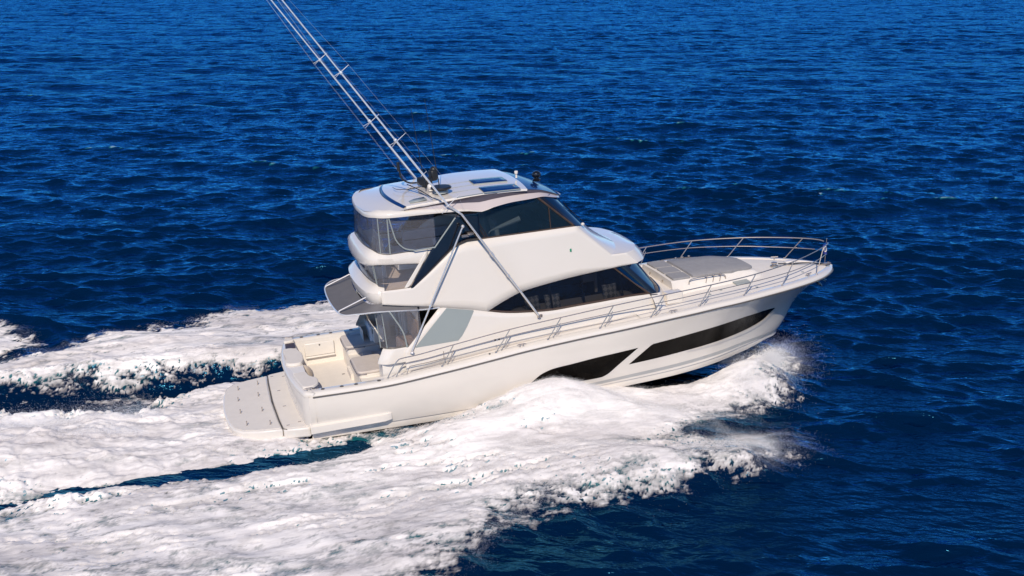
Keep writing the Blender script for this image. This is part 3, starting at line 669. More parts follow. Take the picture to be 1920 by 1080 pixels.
# mezzanine: two upholstered modules with stairs between them
def module(y0, y1, x0, x1, zt, name):
    g = group(name, yacht)
    m = MB(); m.prism(rounded([(x0,y0),(x1,y0),(x1,y1),(x0,y1)], .16, 5), .75, zt-.10); m.build('base', 'cream', g, bevel=.015)
    m = MB(); m.prism(rounded([(x0-.04,y0-.02),(x1,y0-.02),(x1,y1+.02),(x0-.04,y1+.02)], .18, 6), zt-.10, zt); m.build('cushion', 'pad', g, bevel=.035, seg=3)
    return g
mod = module(-1.10, 0.28, 1.72, 2.62, 1.50, 'lounge_seat')
m = MB(); m.tube(smooth_path([(1.95,-1.13,1.42),(1.72,-1.08,1.43),(1.66,-.9,1.43),(1.66,.1,1.43),(1.72,.27,1.43)], 5), .018, 8); m.build('grab_rail', 'chrome', mod)
m = MB(); m.box((2.25,-1.125,1.13),(.7,.02,.36)); m.build('front_panel', 'cream', mod, bevel=.01)
mod2 = module(1.05, 2.24, 1.72, 2.85, 1.60, 'lounge_seat')
m = MB(); m.tube(smooth_path([(2.3,1.0,1.52),(1.75,1.03,1.53),(1.66,1.15,1.53),(1.66,2.0,1.53),(1.7,2.22,1.53)], 5), .018, 8); m.build('grab_rail', 'chrome', mod2)
m = MB(); m.prism(rounded([(2.52,1.15),(2.68,1.15),(2.68,2.24),(2.52,2.24)], .05), 1.60, 2.12, 0.0); m.build('backrest', 'greyint', mod2, bevel=.03)
m = MB(); m.box((2.78, 1.08, 1.86), (.36, .24, .52)); m.build('armrest_cabinet', 'cream', mod2, bevel=.03)
m = MB(); m.box((2.595, 1.08, 1.98), (.012, .10, .16)); m.build('speaker_panel', 'dark', mod2)
m = MB(); m.poly([(1.74,-2.26,1.30),(3.6,-2.26,1.30),(3.6,2.26,1.30),(1.74,2.26,1.30)]); 
for k in range(3): m.box((1.80+.26*k, .66, .85+.1*k+.09*k), (.30, .74, .2+.02*k))
m.build('mezzanine_step', 'deck', cock)
m = MB(); m.grid([[(1.74, y, .75), (1.74, y, 1.32)] for y in (-2.26, 2.26)]); m.build('mezzanine_riser', 'cream', cock)
# saloon bulkhead with sliding glass door
sal = group('saloon_bulkhead')
m = MB(); m.box((3.55, 0, 2.45), (.05, 4.0, 2.3)); m.build('door_glass', 'black', sal)
m = MB(); m.poly([(3.52,-2.0,1.35),(3.52,-0.4,1.35),(3.52,-0.4,3.5),(3.52,-2.0,3.5)]); 
for y in (0.15, 0.55, 1.0, 1.75): m.box((3.50, y, 2.45), (.05, .05, 2.2))
m.build('door_frame', 'cream', sal)
m = MB(); m.box((3.30, -1.2, 1.85), (.5, 1.4, .9)); m.build('inner_seat', 'teak', sal, bevel=.04)
m = MB(); m.box((3.49, -1.2, 2.75), (.04, 1.45, .7)); m.sphere((3.46,-1.15,2.95),(.01,.22,.10)); m.build('wall_panel', 'teak', sal)
# starboard and port wing: clear curtain that closes the mezzanine side
def sideW(x, z):
    w0 = float(_w0(x)); return w0-0.10*(z-2.4)
_w0 = cub([1.9,2.6,3.2,6,9,10.5,11.0,11.5],[2.02,2.06,2.07,2.08,2.06,1.98,1.93,1.82])
for sg in (-1, 1):
    wing = group('curtain_wing')
    m = MB(); rows = []
    top = [(2.30,.55),(2.22,1.2),(2.30,1.75),(2.55,2.0),(2.9,2.02),(3.55,2.03)]
    for p in smooth_path([(x, y, 0) for x, y in top], 5):
        rows.append([(p.x+.08, sg*p.y, 2.42), (p.x, sg*p.y, 3.56)])
    m.grid(rows[10:]); m.build('clear_curtain', 'clear', wing)
    m = MB(); m.grid([[(r[0][0]-.10, r[0][1]*1.0, 1.96), (r[0][0]-.22, r[0][1]*1.04, 1.98), (r[0][0]-.20, r[0][1]*1.045, 2.06), (r[0][0]-.03, r[0][1]*1.02, 2.39), (r[0][0]+.0, r[0][1]*1.01, 2.415), (r[0][0]+.12, r[0][1]*.96, 2.42), (r[0][0]+.12, r[0][1]*.96, 1.96), (r[0][0]-.10, r[0][1]*1.0, 1.96)] for r in rows[11:]]); m.build('coaming', 'gel', wing, angle=28)
    m = MB(); m.grid([[(x, sg*1.97, z) for z in (1.28, 1.97)] for x in (2.32, 2.8, 3.3)]); m.grid([[(2.32, sg*y, z) for z in (1.28, 1.97)] for y in (1.97, 1.7, 1.3)]); m.build('side_panel', 'cream', wing)
    m = MB()
    m.tube([(r[0][0]-.005, r[0][1]*1.004, 2.44) for r in rows[10:]], .022, 6); m.build('curtain_hem', 'rub', wing)
    m = MB(); m.tube(smooth_path([(3.10, sg*2.05, 2.42), (3.02, sg*2.05, 2.9), (2.75, sg*2.04, 3.45), (2.68, sg*2.03, 3.58)], 5), .026, 8); m.tube([(2.36, sg*1.75, 2.42), (2.30, sg*1.73, 3.56)], .018, 6); m.tube([(2.52, sg*1.95, 2.42), (2.46, sg*1.93, 3.56)], .018, 6); m.build('curtain_pole', 'panel', wing)

# ---- decks
m = MB(); rows = []
for x in np.linspace(2.0, 11.6, 40):
    z = float(rub_z(x))+0.095; b = float(rub_y(x))-0.31
    rows.append([(x, -b, z+0.02), (x, -b+0.03, z-0.02), (x, -2.06 if x < 9 else -1.92, z-0.02)])
m.grid(rows); m.mirror(); m.build('side_deck', 'deck', yacht)
m = MB(); rows = []
for x in np.concatenate([np.linspace(10.5, 17, 36), LS-0.30-1.5*(1-np.linspace(0, 1, 14)[1:])**1.6]):
    b = max(0.02, float(rub_y(x))-0.31*min(1, float(rub_y(x))/.45)); z = float(rub_z(x))+0.085
    rows.append([(x, b*t, z+0.10*(1-t*t)*min(1, b)) for t in np.linspace(-1, 1, 17)])
m.grid(rows); fore = m.build('foredeck', 'deck', yacht)
def fz(x, y): 
    b = max(0.05, float(rub_y(x))-0.31); return float(rub_z(x))+0.085+0.10*(1-min(1, abs(y)/b)**2)*min(1, b)
# ---- deckhouse sides
house = group('deckhouse')
def strip(name, lower, upper, xs, mat, parent, inset=0.0, solid=0.0, nv=8, side=0, yfun=None, angle=38):
    lf = lower if callable(lower) else lin(lower); uf = upper if callable(upper) else lin(upper); yf = yfun or sideW
    m = MB(); rows = []
    for x in xs:
        z0, z1 = float(lf(x)), max(float(uf(x)), float(lf(x))+0.001)
        rows.append([(x, -(yf(x, z)-inset), z) for z in np.linspace(z0, z1, nv)])
    m.grid(rows)
    if side == 0: m.mirror()
    elif side > 0: m.v = [(x, -y, z) for x, y, z in m.v]
    return m.build(name, mat, parent, solid=solid, offset=0.0, angle=angle)
L_UP = [(3.0,2.31),(3.09,2.37),(4.18,3.46),(4.34,3.445),(5.25,3.235),(5.65,3.125)]+smooth_curve([(5.65,3.125),(6.2,2.99),(6.72,2.915),(7.85,2.83),(8.56,2.845),(10.09,2.86),(11.05,2.82),(11.45,2.79)], 40)[1:]
U_LO = [(2.5,3.80),(3.0,3.70),(3.37,3.63),(3.89,3.54),(4.34,3.445),(5.25,3.235),(5.65,3.125)]+smooth_curve([(5.65,3.125),(6.2,3.37),(6.78,3.57),(7.73,3.71),(8.62,3.80),(9.89,3.87),(10.67,3.89)], 40)[1:]
U_UP = [(2.5,4.20),(2.89,4.185),(3.46,4.185)]+smooth_curve([(3.46,4.186),(4.0,4.58),(4.5,4.97),(4.80,5.19),(5.22,5.325)], 20)[1:]+[(8.70,5.325),(9.79,4.29),(10.3,4.27),(10.67,3.91)]
def merge_x(*cs, step=0.12, lo=None, hi=None):
    xs = sorted(set([round(p[0], 4) for c in cs for p in c]+[round(v, 4) for v in np.arange(lo, hi, step)])); return [x for x in xs if lo <= x <= hi]
strip('lower_side', lambda x: rub_z(x)+0.06, L_UP, merge_x(L_UP, lo=3.0, hi=11.45), 'gel', house, solid=.04)
strip('flybridge_side', U_LO, U_UP, merge_x(U_LO, U_UP, lo=2.5, hi=10.67), 'gel', house, solid=.05)
m = MB()                                                        # moulded crease along the flybridge side
for sg in (-1, 1): m.tube([(x, sg*(sideW(x, 4.31)+0.022), 4.31-0.012*(x-4.5)) for x in np.linspace(4.6, 10.2, 20)], .006, 5)
m.build('side_crease', 'gel', house)
for sd in (-1, 1):
    gp = strip('frosted_panel', [(3.34,2.37),(4.66,2.385),(4.80,2.52),(4.98,2.78),(5.12,3.02),(5.22,3.20)], [(3.34,2.39),(4.40,3.425),(5.22,3.235)], merge_x([(3.34,0),(4.4,0),(4.66,0),(4.8,0),(4.98,0),(5.12,0),(5.22,0)], lo=3.34, hi=5.22), 'panel', house, inset=-0.029, side=sd)
    strip('dark_pillar', U_UP, [(3.38,4.19),(3.42,4.24),(4.15,5.27),(5.05,6.22),(5.75,6.22)], merge_x(U_UP, [(4.15,0),(5.05,0)], lo=3.40, hi=5.70, step=.08), 'black', house, inset=-0.035, side=sd, solid=.03)
    strip('pillar_edge', [(3.22,4.19),(3.38,4.20),(4.12,5.24)], [(3.22,4.21),(4.02,5.24),(4.12,5.26)], merge_x(lo=3.22, hi=4.12, step=.1), 'gel', house, inset=0.03, side=sd, solid=.04)
# saloon windows
swin = [x for x in merge_x(L_UP, U_LO, lo=5.66, hi=11.04)]
def sw_up(x): return min(float(lin(U_LO)(x)), 3.88-(x-9.88)*(3.86-2.81)/(11.04-9.88) if x > 9.88 else 9)
for sd in (-1, 1):
    w_ = strip('saloon_window', L_UP, lambda x: sw_up(x), swin, 'saloon_glass', house, inset=0.035, side=sd)
    m = MB()
    for (xa, za), (xb, zb) in (((7.68,3.72),(7.74,2.84)),((8.73,3.81),(8.80,2.86)),((10.03,3.76),(10.11,2.86))):
        rows = [[(xa+(xb-xa)*t+d, sd*(sideW(xa, za+(zb-za)*t)-0.042), za+(zb-za)*t) for d in (-.03, .03)] for t in np.linspace(0, 1, 6)]; m.grid(rows)
    m.build('mullion', 'dark', w_)
    m = MB()
    lo = [(x, sd*(sideW(x, float(lin(L_UP)(x)))-0.012), float(lin(L_UP)(x))+0.035) for x in swin]; m.tube(lo, .032, 6)
    up = [(x, sd*(sideW(x, sw_up(x))-0.012), sw_up(x)-0.008) for x in swin if x < 9.9]; m.tube(up, .014, 6)
    m.tube([(9.86, sd*(sideW(9.86,3.85)-.01), 3.86), (11.06, sd*(sideW(11.04,2.8)-.012), 2.80)], .042, 6)
    m.build('window_frame', 'brown', w_)
# saloon windscreen
bot = smooth_path([(11.02,-1.90,2.80),(11.26,-1.84,2.77),(11.42,-1.68,2.75),(11.70,-1.05,2.73),(11.88,0,2.72)], 6); bot = bot+[Vector((p.x, -p.y, p.z)) for p in reversed(bot[:-1])]
top = smooth_path([(9.9,-1.93,3.86),(10.15,-1.89,3.87),(10.35,-1.75,3.87),(10.8,-1.05,3.85),(11.0,0,3.85)], 6); top = top+[Vector((p.x, -p.y, p.z)) for p in reversed(top[:-1])]
m = MB(); m.grid([[a*(1-t)+b*t for a, b in zip(bot, top)] for t in np.linspace(0, 1, 8)]); ws = m.build('windscreen', 'dark_glass', house)
m = MB(); m.grid([[a*(1-t)+b*t+Vector((.012, -.004 if a.y < 0 else .004, .004)) for a, b in zip(bot[:12], top[:12])] for t in np.linspace(0, 1, 4)][0:]); 
mm = MB(); mm.grid([[a*(1-t)+b*t+Vector((.010, 0, .006)) for a, b in list(zip(bot, top))[3:11]] for t in np.linspace(0, 1, 6)]); mm.mirror(); mm.build('windscreen_pillar', 'black', ws)
m = MB(); m.tube([p+Vector((.02, 0, -.01)) for p in bot], .03, 6); m.build('windscreen_gasket', 'black', ws)
m = MB(); rows = []
for a in bot: 
    d = Vector((a.x-9.5, a.y*0.9, 0)).normalized(); q = a+d*0.16; rows.append([a+Vector((0,0,-.005)), a+d*0.06+Vector((0,0,-.01)), Vector((q.x, q.y, min(a.z-.12, fz(q.x, q.y)+.28))), Vector((q.x+d.x*.10, q.y+d.y*.10, fz(q.x+d.x*.1, q.y+d.y*.1)-.02))])
m.grid(rows); m.build('windscreen_plinth', 'gel', house, angle=50)
# flybridge front, brow over the saloon windscreen
ft = smooth_path([(8.68,-sideW(8.68,5.33),5.325),(9.06,-1.36,5.20),(9.32,-.65,5.11),(9.40,0,5.08)], 6); ft += [Vector((p.x, -p.y, p.z)) for p in reversed(ft[:-1])]
fb_ = smooth_path([(9.79,-sideW(9.79,4.29),4.29),(10.12,-1.36,4.30),(10.36,-.65,4.31),(10.42,0,4.31)], 6); fb_ += [Vector((p.x, -p.y, p.z)) for p in reversed(fb_[:-1])]
lt_ = smooth_path([(10.3,-sideW(10.3,4.27),4.27),(10.72,-1.46,4.25),(11.0,-.78,4.22),(11.08,0,4.2)], 6); lt_ += [Vector((p.x, -p.y, p.z)) for p in reversed(lt_[:-1])]
lb_ = smooth_path([(10.67,-sideW(10.67,3.9),3.90),(11.02,-1.46,3.88),(11.30,-.78,3.84),(11.38,0,3.83)], 6); lb_ += [Vector((p.x, -p.y, p.z)) for p in reversed(lb_[:-1])]
un = [Vector((p.x-.45, p.y*.93, 3.86)) for p in lb_]
m = MB(); m.grid([[a*(1-t)+b*t+Vector((-.10*4*t*(1-t), 0, 0)) for a, b in zip(ft, fb_)] for t in np.linspace(0, 1, 7)]); m.build('flybridge_front', 'gel', house)
m = MB(); m.grid([fb_, [a*.5+b*.5+Vector((0,0,.005)) for a, b in zip(fb_, lt_)], lt_, [a*.6+b*.4+Vector((.05*max(0, 1-(a.y/1.5)**4),0,.0)) for a, b in zip(lt_, lb_)], [a*.25+b*.75+Vector((.04*max(0, 1-(a.y/1.5)**4),0,0)) for a, b in zip(lt_, lb_)], lb_, un]); m.build('brow', 'gel', house, angle=34)
for y in (-1.55, 1.2):
    m = MB(); m.sphere((8.98+.25*(1.6-abs(y)), y, 5.30), (.06,.05,.05)); m.build('wiper_motor', 'gel', house)
# aft ends of the two decks: upper coaming band and lower overhang band
def half_to_full(pts, n=7):
    p = smooth_path([(x, y, 0) for x, y in pts], n); return p+[Vector((q.x, -q.y, 0)) for q in reversed(p[:-1])]
def normals(path):
    out = []
    for i in range(len(path)):
        t = (path[min(i+1, len(path)-1)]-path[max(i-1, 0)]).normalized(); out.append(Vector((t.y, -t.x, 0)) if True else None)
    c = Vector((4.0, 0, 0))
    return [n if (c-p).dot(n) > 0 else -n for n, p in zip(out, path)]
def band(name, path, sec, parent, mat='gel', angle=45):
    """sec(k) -> list of (inset, z); k 0 at the side and 1 right aft"""
    ns = normals(path); m = MB(); rows = []
    for i, (p, n) in enumerate(zip(path, ns)):
        k = float(sstep(3.0, 2.15, p.x)); rows.append([(p.x+n.x*d, p.y+n.y*d, z) for d, z in sec(k)])
    m.grid(rows); return m.build(name, mat, parent, angle=angle)
P2 = half_to_full([(2.62,-1.895),(2.36,-1.84),(2.16,-1.60),(2.05,-1.12),(2.0,-.56),(1.98,0)])
band('lower_overhang', P2, lambda k: [(.34, 4.22+.12*k), (.04+.25*k, 4.20+.15*k), (.02+.10*k, 4.195+.05*k), (0, 4.14-.0*k), (0, 4.02), (.05, 3.84-.02*k), (.10, 3.80-.03*k), (.5, 3.82)], house)
P1 = half_to_full([(4.3,-1.775),(3.4,-1.80),(2.75,-1.83),(2.40,-1.74),(2.19,-1.43),(2.08,-.82),(2.05,0)])
zb1 = lin([(2.0,4.82),(2.25,4.93),(2.5,4.955),(3.0,4.91),(3.8,4.81),(4.4,4.75)])
ns1 = normals(P1); m = MB(); rows = []
for p, n in zip(P1, ns1):
    k = float(sstep(2.9, 2.1, p.x)); zb = float(zb1(p.x)); zt = 5.25+.13*k-.27*float(sstep(0.9, 1.7, p.y))
    rows.append([(p.x+n.x*d, p.y+n.y*d, z) for d, z in [(.20+.18*k, zb+.0), (.05, zb), (.01, zb+.03), (0, zb+.09), (.0, zb+.20), (.015+.035*k, zt-.13), (.035+.10*k, zt-.04), (.06+.18*k, zt), (.16+.18*k, zt), (.16+.18*k, zb)]])
m.grid(rows); m.build('upper_coaming', 'gel', house, angle=45)
def curtain(path, ins0, z0, ins1, z1, name, lean=0):
    ns = normals(path); m = MB(); rows = []
    for p, n in zip(path, ns):
        k = float(sstep(2.9, 2.1, p.x)); a = ins0(k); b = ins1(k); za = z0(p.x, k)-(.27*float(sstep(0.9, 1.7, p.y)) if z0(3, 0) > 5 else 0); zb = z1(p.x, k)
        rows.append([(p.x+n.x*(a+(b-a)*t), p.y+n.y*(a+(b-a)*t), za+(zb-za)*t) for t in (0, .33, .66, 1)])
    m.grid(rows); o = m.build(name, 'clear', house)
    m = MB(); m.tube([r[0] for r in rows], .016, 6); m.build('curtain_hem', 'rub', o)
    return o, rows
cu, cr = curtain(P1, lambda k: .05+.19*k, lambda x, k: 5.25+.13*k, lambda k: .04+.26*k, lambda x, k: 6.34, 'clear_curtain')
cl, clr = curtain(P2, lambda k: .08+.22*k, lambda x, k: 4.21+.14*k, lambda k: .02+.16*k, lambda x, k: 4.93, 'clear_curtain')
strip('side_curtain', [(2.6,4.2),(3.9,4.2)], [(2.6,4.94),(3.35,4.88),(3.9,4.8)], merge_x(lo=2.6, hi=3.85), 'clear', house, inset=.02)
m = MB(); m.tube([cr[12][0], cr[12][3]], .022, 6); m.tube([cr[16][0], cr[16][3]], .016, 6); m.tube([cr[-13][0], cr[-13][3]], .02, 6); m.tube([cr[-17][0], cr[-17][3]], .016, 6)
for sg in (-1, 1): m.tube(smooth_path([(2.95, sg*1.82, 6.34), (3.03, sg*1.82, 5.95), (3.12, sg*1.82, 5.62), (3.34, sg*1.82, 5.37), (3.62, sg*1.82, 5.28)], 5), .022, 8)
for sg in (-1, 1): m.tube([(4.22, sg*1.84, 5.27), (4.92, sg*1.84, 6.1)], .022, 8); m.tube([(3.6, sg*1.84, 5.27), (4.22, sg*1.84, 5.29)], .02, 8)
m.build('curtain_pole', 'panel', cu)
m = MB()
for i in (9, 11, -10, -12): m.tube([clr[i][0], clr[i][3]], .014, 6)
m.build('curtain_pole', 'panel', cl)
# sun awning rolled out aft of the overhang
aw = group('sun_awning')
arim = half_to_full([(4.2,-1.99),(3.4,-1.99),(2.5,-1.98),(1.8,-1.94),(1.45,-1.78),(1.28,-1.4),(1.21,-.7),(1.19,0)])
rootp = half_to_full([(4.2,-1.93),(3.4,-1.90),(2.7,-1.86),(2.4,-1.80),(2.2,-1.56),(2.1,-1.12),(2.06,-.6),(2.04,0)])
def aw_z(p): return 3.47+.15*float(sstep(4.0, 2.0, p.x))-.06*float(sstep(1.7, 1.2, p.x))
m = MB(); m.grid([[(a.x*(1-t)+b.x*t, a.y*(1-t)+b.y*t, aw_z(a)*(1-t)+(aw_z(a)+.17)*t-.03*math.sin(math.pi*t)) for a, b in zip(arim, rootp)] for t in (0, .25, .5, .75, 1)]); m.build('awning_fabric', 'awning', aw)
m = MB(); m.tube([(p.x, p.y, aw_z(p)) for p in arim], .022, 7); m.build('awning_frame', 'pole', aw)
for sg in (-1, 1):
    m = MB(); m.tube([(1.30, sg*1.35, 3.62), (2.42, sg*1.35, 4.02)], .024, 8); m.sphere((1.30, sg*1.35, 3.60), .035, 8, 6); m.build('awning_strut', 'mast', aw)
m = MB(); m.sphere((2.04, -.55, 4.08), (.02,.03,.03)); m.build('overhang_light', 'dark', house)
# decks and ceilings inside
inn = group('interior')
m = MB(); m.prism([(2.30,-1.45),(2.8,-1.74),(9.6,-1.70),(10.3,-1.25),(10.5,0),(10.3,1.25),(9.6,1.70),(2.8,1.74),(2.30,1.45)], 3.90, 4.12); m.build('flybridge_floor', 'carpet', inn)
m = MB(); m.poly([(3.5,-1.95,1.75),(11.2,-1.75,1.75),(11.2,1.75,1.75),(3.5,1.95,1.75)]); m.grid([[(11.25, y, 1.75), (11.25, y, 2.72)] for y in (-1.75, 1.75)]); m.build('saloon_floor', 'teak', inn)
m = MB(); m.prism([(2.6,-1.5),(7.6,-1.5),(7.6,1.5),(2.6,1.5)], 6.33, 6.36); m.build('headlining', 'cream', inn)
m = MB(); m.prism(rounded([(6.6,-1.85),(10.6,-1.72),(10.6,-1.05),(6.6,-1.15)], .1), 2.2, 2.82); m.prism(rounded([(6.1,1.1),(9.6,1.1),(9.6,1.8),(6.1,1.8)], .1), 2.1, 2.6); m.build('saloon_sofa', 'whiteint', inn, bevel=.04)
m = MB(); m.prism(rounded([(7.2,-.5),(9.4,-.5),(9.4,.5),(7.2,.5)], .1), 1.75, 2.72); m.build('saloon_table', 'brown', inn, bevel=.02)
m = MB(); m.box((9.55, -1.0, 3.35), (.08, .10, .95)); m.prism([(9.1,-1.05),(9.5,-1.05),(9.5,-.95),(9.1,-.95)], 3.25, 3.5); m.build('saloon_column', 'whiteint', inn)
m = MB(); m.box((5.2, 0, 2.6), (.1, 3.4, 1.7)); m.box((10.5, 0.4, 2.6), (.9, 1.6, .9)); m.build('saloon_cabinet', 'brown', inn, bevel=.02)
# flybridge furniture
m = MB(); m.box((8.05, 0, 4.75), (.7, 2.9, 1.05), taper=(.6, .95)); m.build('helm_console', 'dark', inn, bevel=.08)
for y in (-.75, .55):
    g = bpy.data.objects.new('helm_seat', None); COL.objects.link(g); g.parent = inn; g.empty_display_size = .2
    m = MB(); m.lathe((6.75, y, 4.12), [(.18,0),(.06,.05),(.06,.5)], 12); m.box((6.75, y, 4.68), (.55, .58, .14)); m.build('seat_base', 'whiteint', g, bevel=.04)
    m = MB(); m.box((6.42, y, 5.15), (.14, .58, .95), ry=-.16); m.box((6.80, y-.30, 4.92), (.48, .08, .08)); m.box((6.80, y+.30, 4.92), (.48, .08, .08)); m.build('seat_back', 'whiteint', g, bevel=.05)
m = MB(); m.tube([(5.98,-1.52,5.40),(6.06,-1.50,5.47),(6.40,-1.48,5.56),(7.0,-1.46,5.72)], [.015,.02,.06,.085], 8); m.build('arm_rest', 'whiteint', inn)
m = MB()
m.prism(rounded([(2.5,1.15),(5.6,1.15),(5.6,1.78),(2.5,1.78)], .08), 4.12, 4.40); m.prism(rounded([(3.95,1.50),(5.6,1.50),(5.6,1.78),(3.95,1.78)], .05), 4.40, 5.02)
m.build('flybridge_sofa', 'greyint', inn, bevel=.05)
m = MB(); m.box((4.05, 1.145, 4.27), (3.0, .012, .03)); m.box((4.78, 1.49, 4.72), (1.6, .012, .025)); m.build('sofa_piping', 'dark', inn)
m = MB(); m.prism(rounded([(2.55,-.4),(3.0,-.4),(3.0,1.2),(2.55,1.2)], .08), 4.12, 5.35, .08); m.build('flybridge_seat', 'whiteint', inn, bevel=.05)
m = MB(); m.box((2.50, .55, 5.40), (.10, .8, .36), ry=-.25); m.box((2.62, -.35, 5.05), (.10, .5, .75), ry=.3); m.build('seat_cushion', 'pad', inn, bevel=.05)
m = MB(); m.box((3.75, .3, 4.52), (.75, 1.1, .5)); m.build('fridge_cabinet', 'whiteint', inn, bevel=.03)
m = MB(); m.box((4.85, -.35, 4.62), (.5, .9, .9)); m.build('wet_bar', 'greyint', inn, bevel=.04)
# flybridge windows
FW_LO = [(5.2,5.33),(8.66,5.335)]; FW_UP = [(5.2,6.28),(5.72,6.24),(6.06,6.30),(6.8,6.37),(7.62,6.36),(8.66,5.345)]
for sd in (-1, 1):
    w_ = strip('flybridge_window', FW_LO, FW_UP, merge_x(FW_LO, FW_UP, lo=5.60, hi=8.66), 'fly_glass', house, inset=.02, side=sd)
    m = MB(); m.tube([(x, sd*(sideW(x, 5.35)-.0), 5.345) for x in np.linspace(5.22, 8.64, 12)], .022, 6)
    m.tube([(7.55, sd*(sideW(7.5,6.3)-.005), 6.34), (8.60, sd*(sideW(8.6,5.38)-.005), 5.38)], .034, 6); m.tube([(7.86, sd*(sideW(7.8,5.8)-.012), 6.02), (7.88, sd*(sideW(7.8,5.4)-.012), 5.36)], .016, 6)
    m.tube([(5.34, sd*(sideW(5.34,6.2)+.002), 6.22), (5.80, sd*(sideW(5.8,5.34)+.002), 5.35)], .012, 5); m.tube([(5.44, sd*(sideW(5.4,6.2)+.002), 6.22), (5.88, sd*(sideW(5.9,5.34)+.002), 5.35)], .008, 5)
    m.build('window_frame', 'brown', w_)
wt_ = smooth_path([(7.62,-sideW(7.62,6.36)+.02,6.34),(8.02,-1.35,6.32),(8.26,-.65,6.30),(8.32,0,6.30)], 6); wt_ += [Vector((p.x, -p.y, p.z)) for p in reversed(wt_[:-1])]
m = MB(); m.grid([[a*(1-t)+b*t for a, b in zip(ft, wt_)] for t in np.linspace(0, 1, 6)]); fw = m.build('flybridge_windscreen', 'dark_glass', house)
m = MB(); m.grid([[(a*(1-t)+b*t)+Vector((.012,0,.004)) for a, b in list(zip(ft, wt_))[0:3]] for t in np.linspace(0, 1, 4)]); m.mirror(); m.build('windscreen_pillar', 'black', fw)
m = MB(); m.tube([(9.20,-1.05,5.24),(8.6,-1.1,5.86)], .014, 6); m.tube([(8.85,-1.0,5.56),(8.5,-1.25,6.0)], .01, 5); m.build('wiper', 'rubber', fw)
m = MB(); m.lathe((8.45, -(sideW(8.45,4.62)+.03), 4.58), [(0,.0),(.03,0),(.03,.07),(.02,.09),(0,.09)], 10); m.build('green_navigation_light', 'green', house)

# ---- hardtop
top_ = group('hardtop')
OUT = half_to_full([(8.72,0),(8.62,-.62),(8.30,-1.22),(7.75,-1.62),(7.0,-1.84),(5.7,-1.96),(4.4,-1.95),(3.4,-1.93),(2.85,-1.84),(2.53,-1.55),(2.36,-1.0),(2.30,0)], 7)
zb_ = cub([2.30,2.6,3.5,4.8,5.35,5.72,6.06,6.8,7.6,8.2,8.72],[6.28,6.35,6.345,6.31,6.265,6.20,6.285,6.36,6.355,6.20,5.985])
zt_ = cub([2.30,2.6,3.45,4.84,5.9,7.0,7.6,8.2,8.72],[6.40,6.47,6.53,6.60,6.645,6.62,6.54,6.31,6.04])
zc_ = cub([2.30,2.8,3.45,4.84,5.9,7.0,7.6,8.2,8.60,8.72],[6.42,6.56,6.61,6.66,6.69,6.66,6.58,6.38,6.14,6.05])
def shell(lo, hi, rows_fn, name, mat, angle=40):
    m = MB(); rows = [rows_fn(p) for p in OUT if lo <= p.x <= hi]
    half = [r for r, p in zip(rows, [p for p in OUT if lo <= p.x <= hi]) if p.y <= 1e-6]
    m.grid(half); m.mirror(); return m.build(name, mat, top_, angle=angle)
tk = lambda x: float(sstep(2.3, 3.0, x)*sstep(8.72, 8.0, x))
def upper_edge(p): return (p.x+.03*(1-tk(p.x)), p.y*(1-.11*float(sstep(3.4, 5.6, p.x))*tk(p.x)-.015), float(zt_(p.x)))
# underside, white rim aft, bronze flanks, roof skin
shell(2.2, 9, lambda p: [(p.x, p.y, float(zb_(p.x))), (p.x, p.y*.5, float(zb_(p.x))+.06*tk(p.x)), (p.x, 0, float(zb_(p.x))+.07*tk(p.x))], 'underside', 'cream')
def rim_h(x): return .145*(1-float(sstep(3.3, 6.0, x)))+.012
def flank(p):
    k = float(sstep(6.2, 5.2, p.x)); u = upper_edge(p); b = (p.x, p.y*(1-.045*k), float(zb_(p.x))+(rim_h(p.x)-.012)*k); r = []
    for t in np.linspace(0, 1, 7):
        r.append((b[0]*(1-t)+u[0]*t, b[1]*(1-t)+u[1]*t+(0.06*math.sin(math.pi*t**1.3))*(1 if p.y < 0 else -1)*float(sstep(3.6,5.5,p.x)), b[2]*(1-t)+u[2]*t))
    return r
shell(3.40, 9, flank, 'bronze_flank', 'bronze')
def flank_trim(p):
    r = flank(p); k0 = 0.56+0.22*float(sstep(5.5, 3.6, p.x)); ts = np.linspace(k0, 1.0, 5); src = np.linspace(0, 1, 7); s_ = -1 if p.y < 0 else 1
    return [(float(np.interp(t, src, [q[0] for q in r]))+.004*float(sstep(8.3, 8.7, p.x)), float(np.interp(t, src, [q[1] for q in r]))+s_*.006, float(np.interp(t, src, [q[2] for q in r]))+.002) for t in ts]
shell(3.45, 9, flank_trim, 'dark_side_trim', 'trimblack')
def rim(p):
    b = float(zb_(p.x)); h = rim_h(p.x); q = 1-tk(p.x); f = float(sstep(3.3, 3.0, p.x))
    return [(p.x, p.y, b-.001), (p.x, p.y*1.004, b+.35*h), (p.x+.015*q, p.y*.996, b+.70*h), (p.x+.06*q, p.y*.968, b+h), (p.x+.2*q, p.y*(.94-.04*f), b+h+.004+.03*f)]
shell(2.2, 6.1, rim, 'aft_rim', 'gel', angle=60)
m = MB(); rows = []
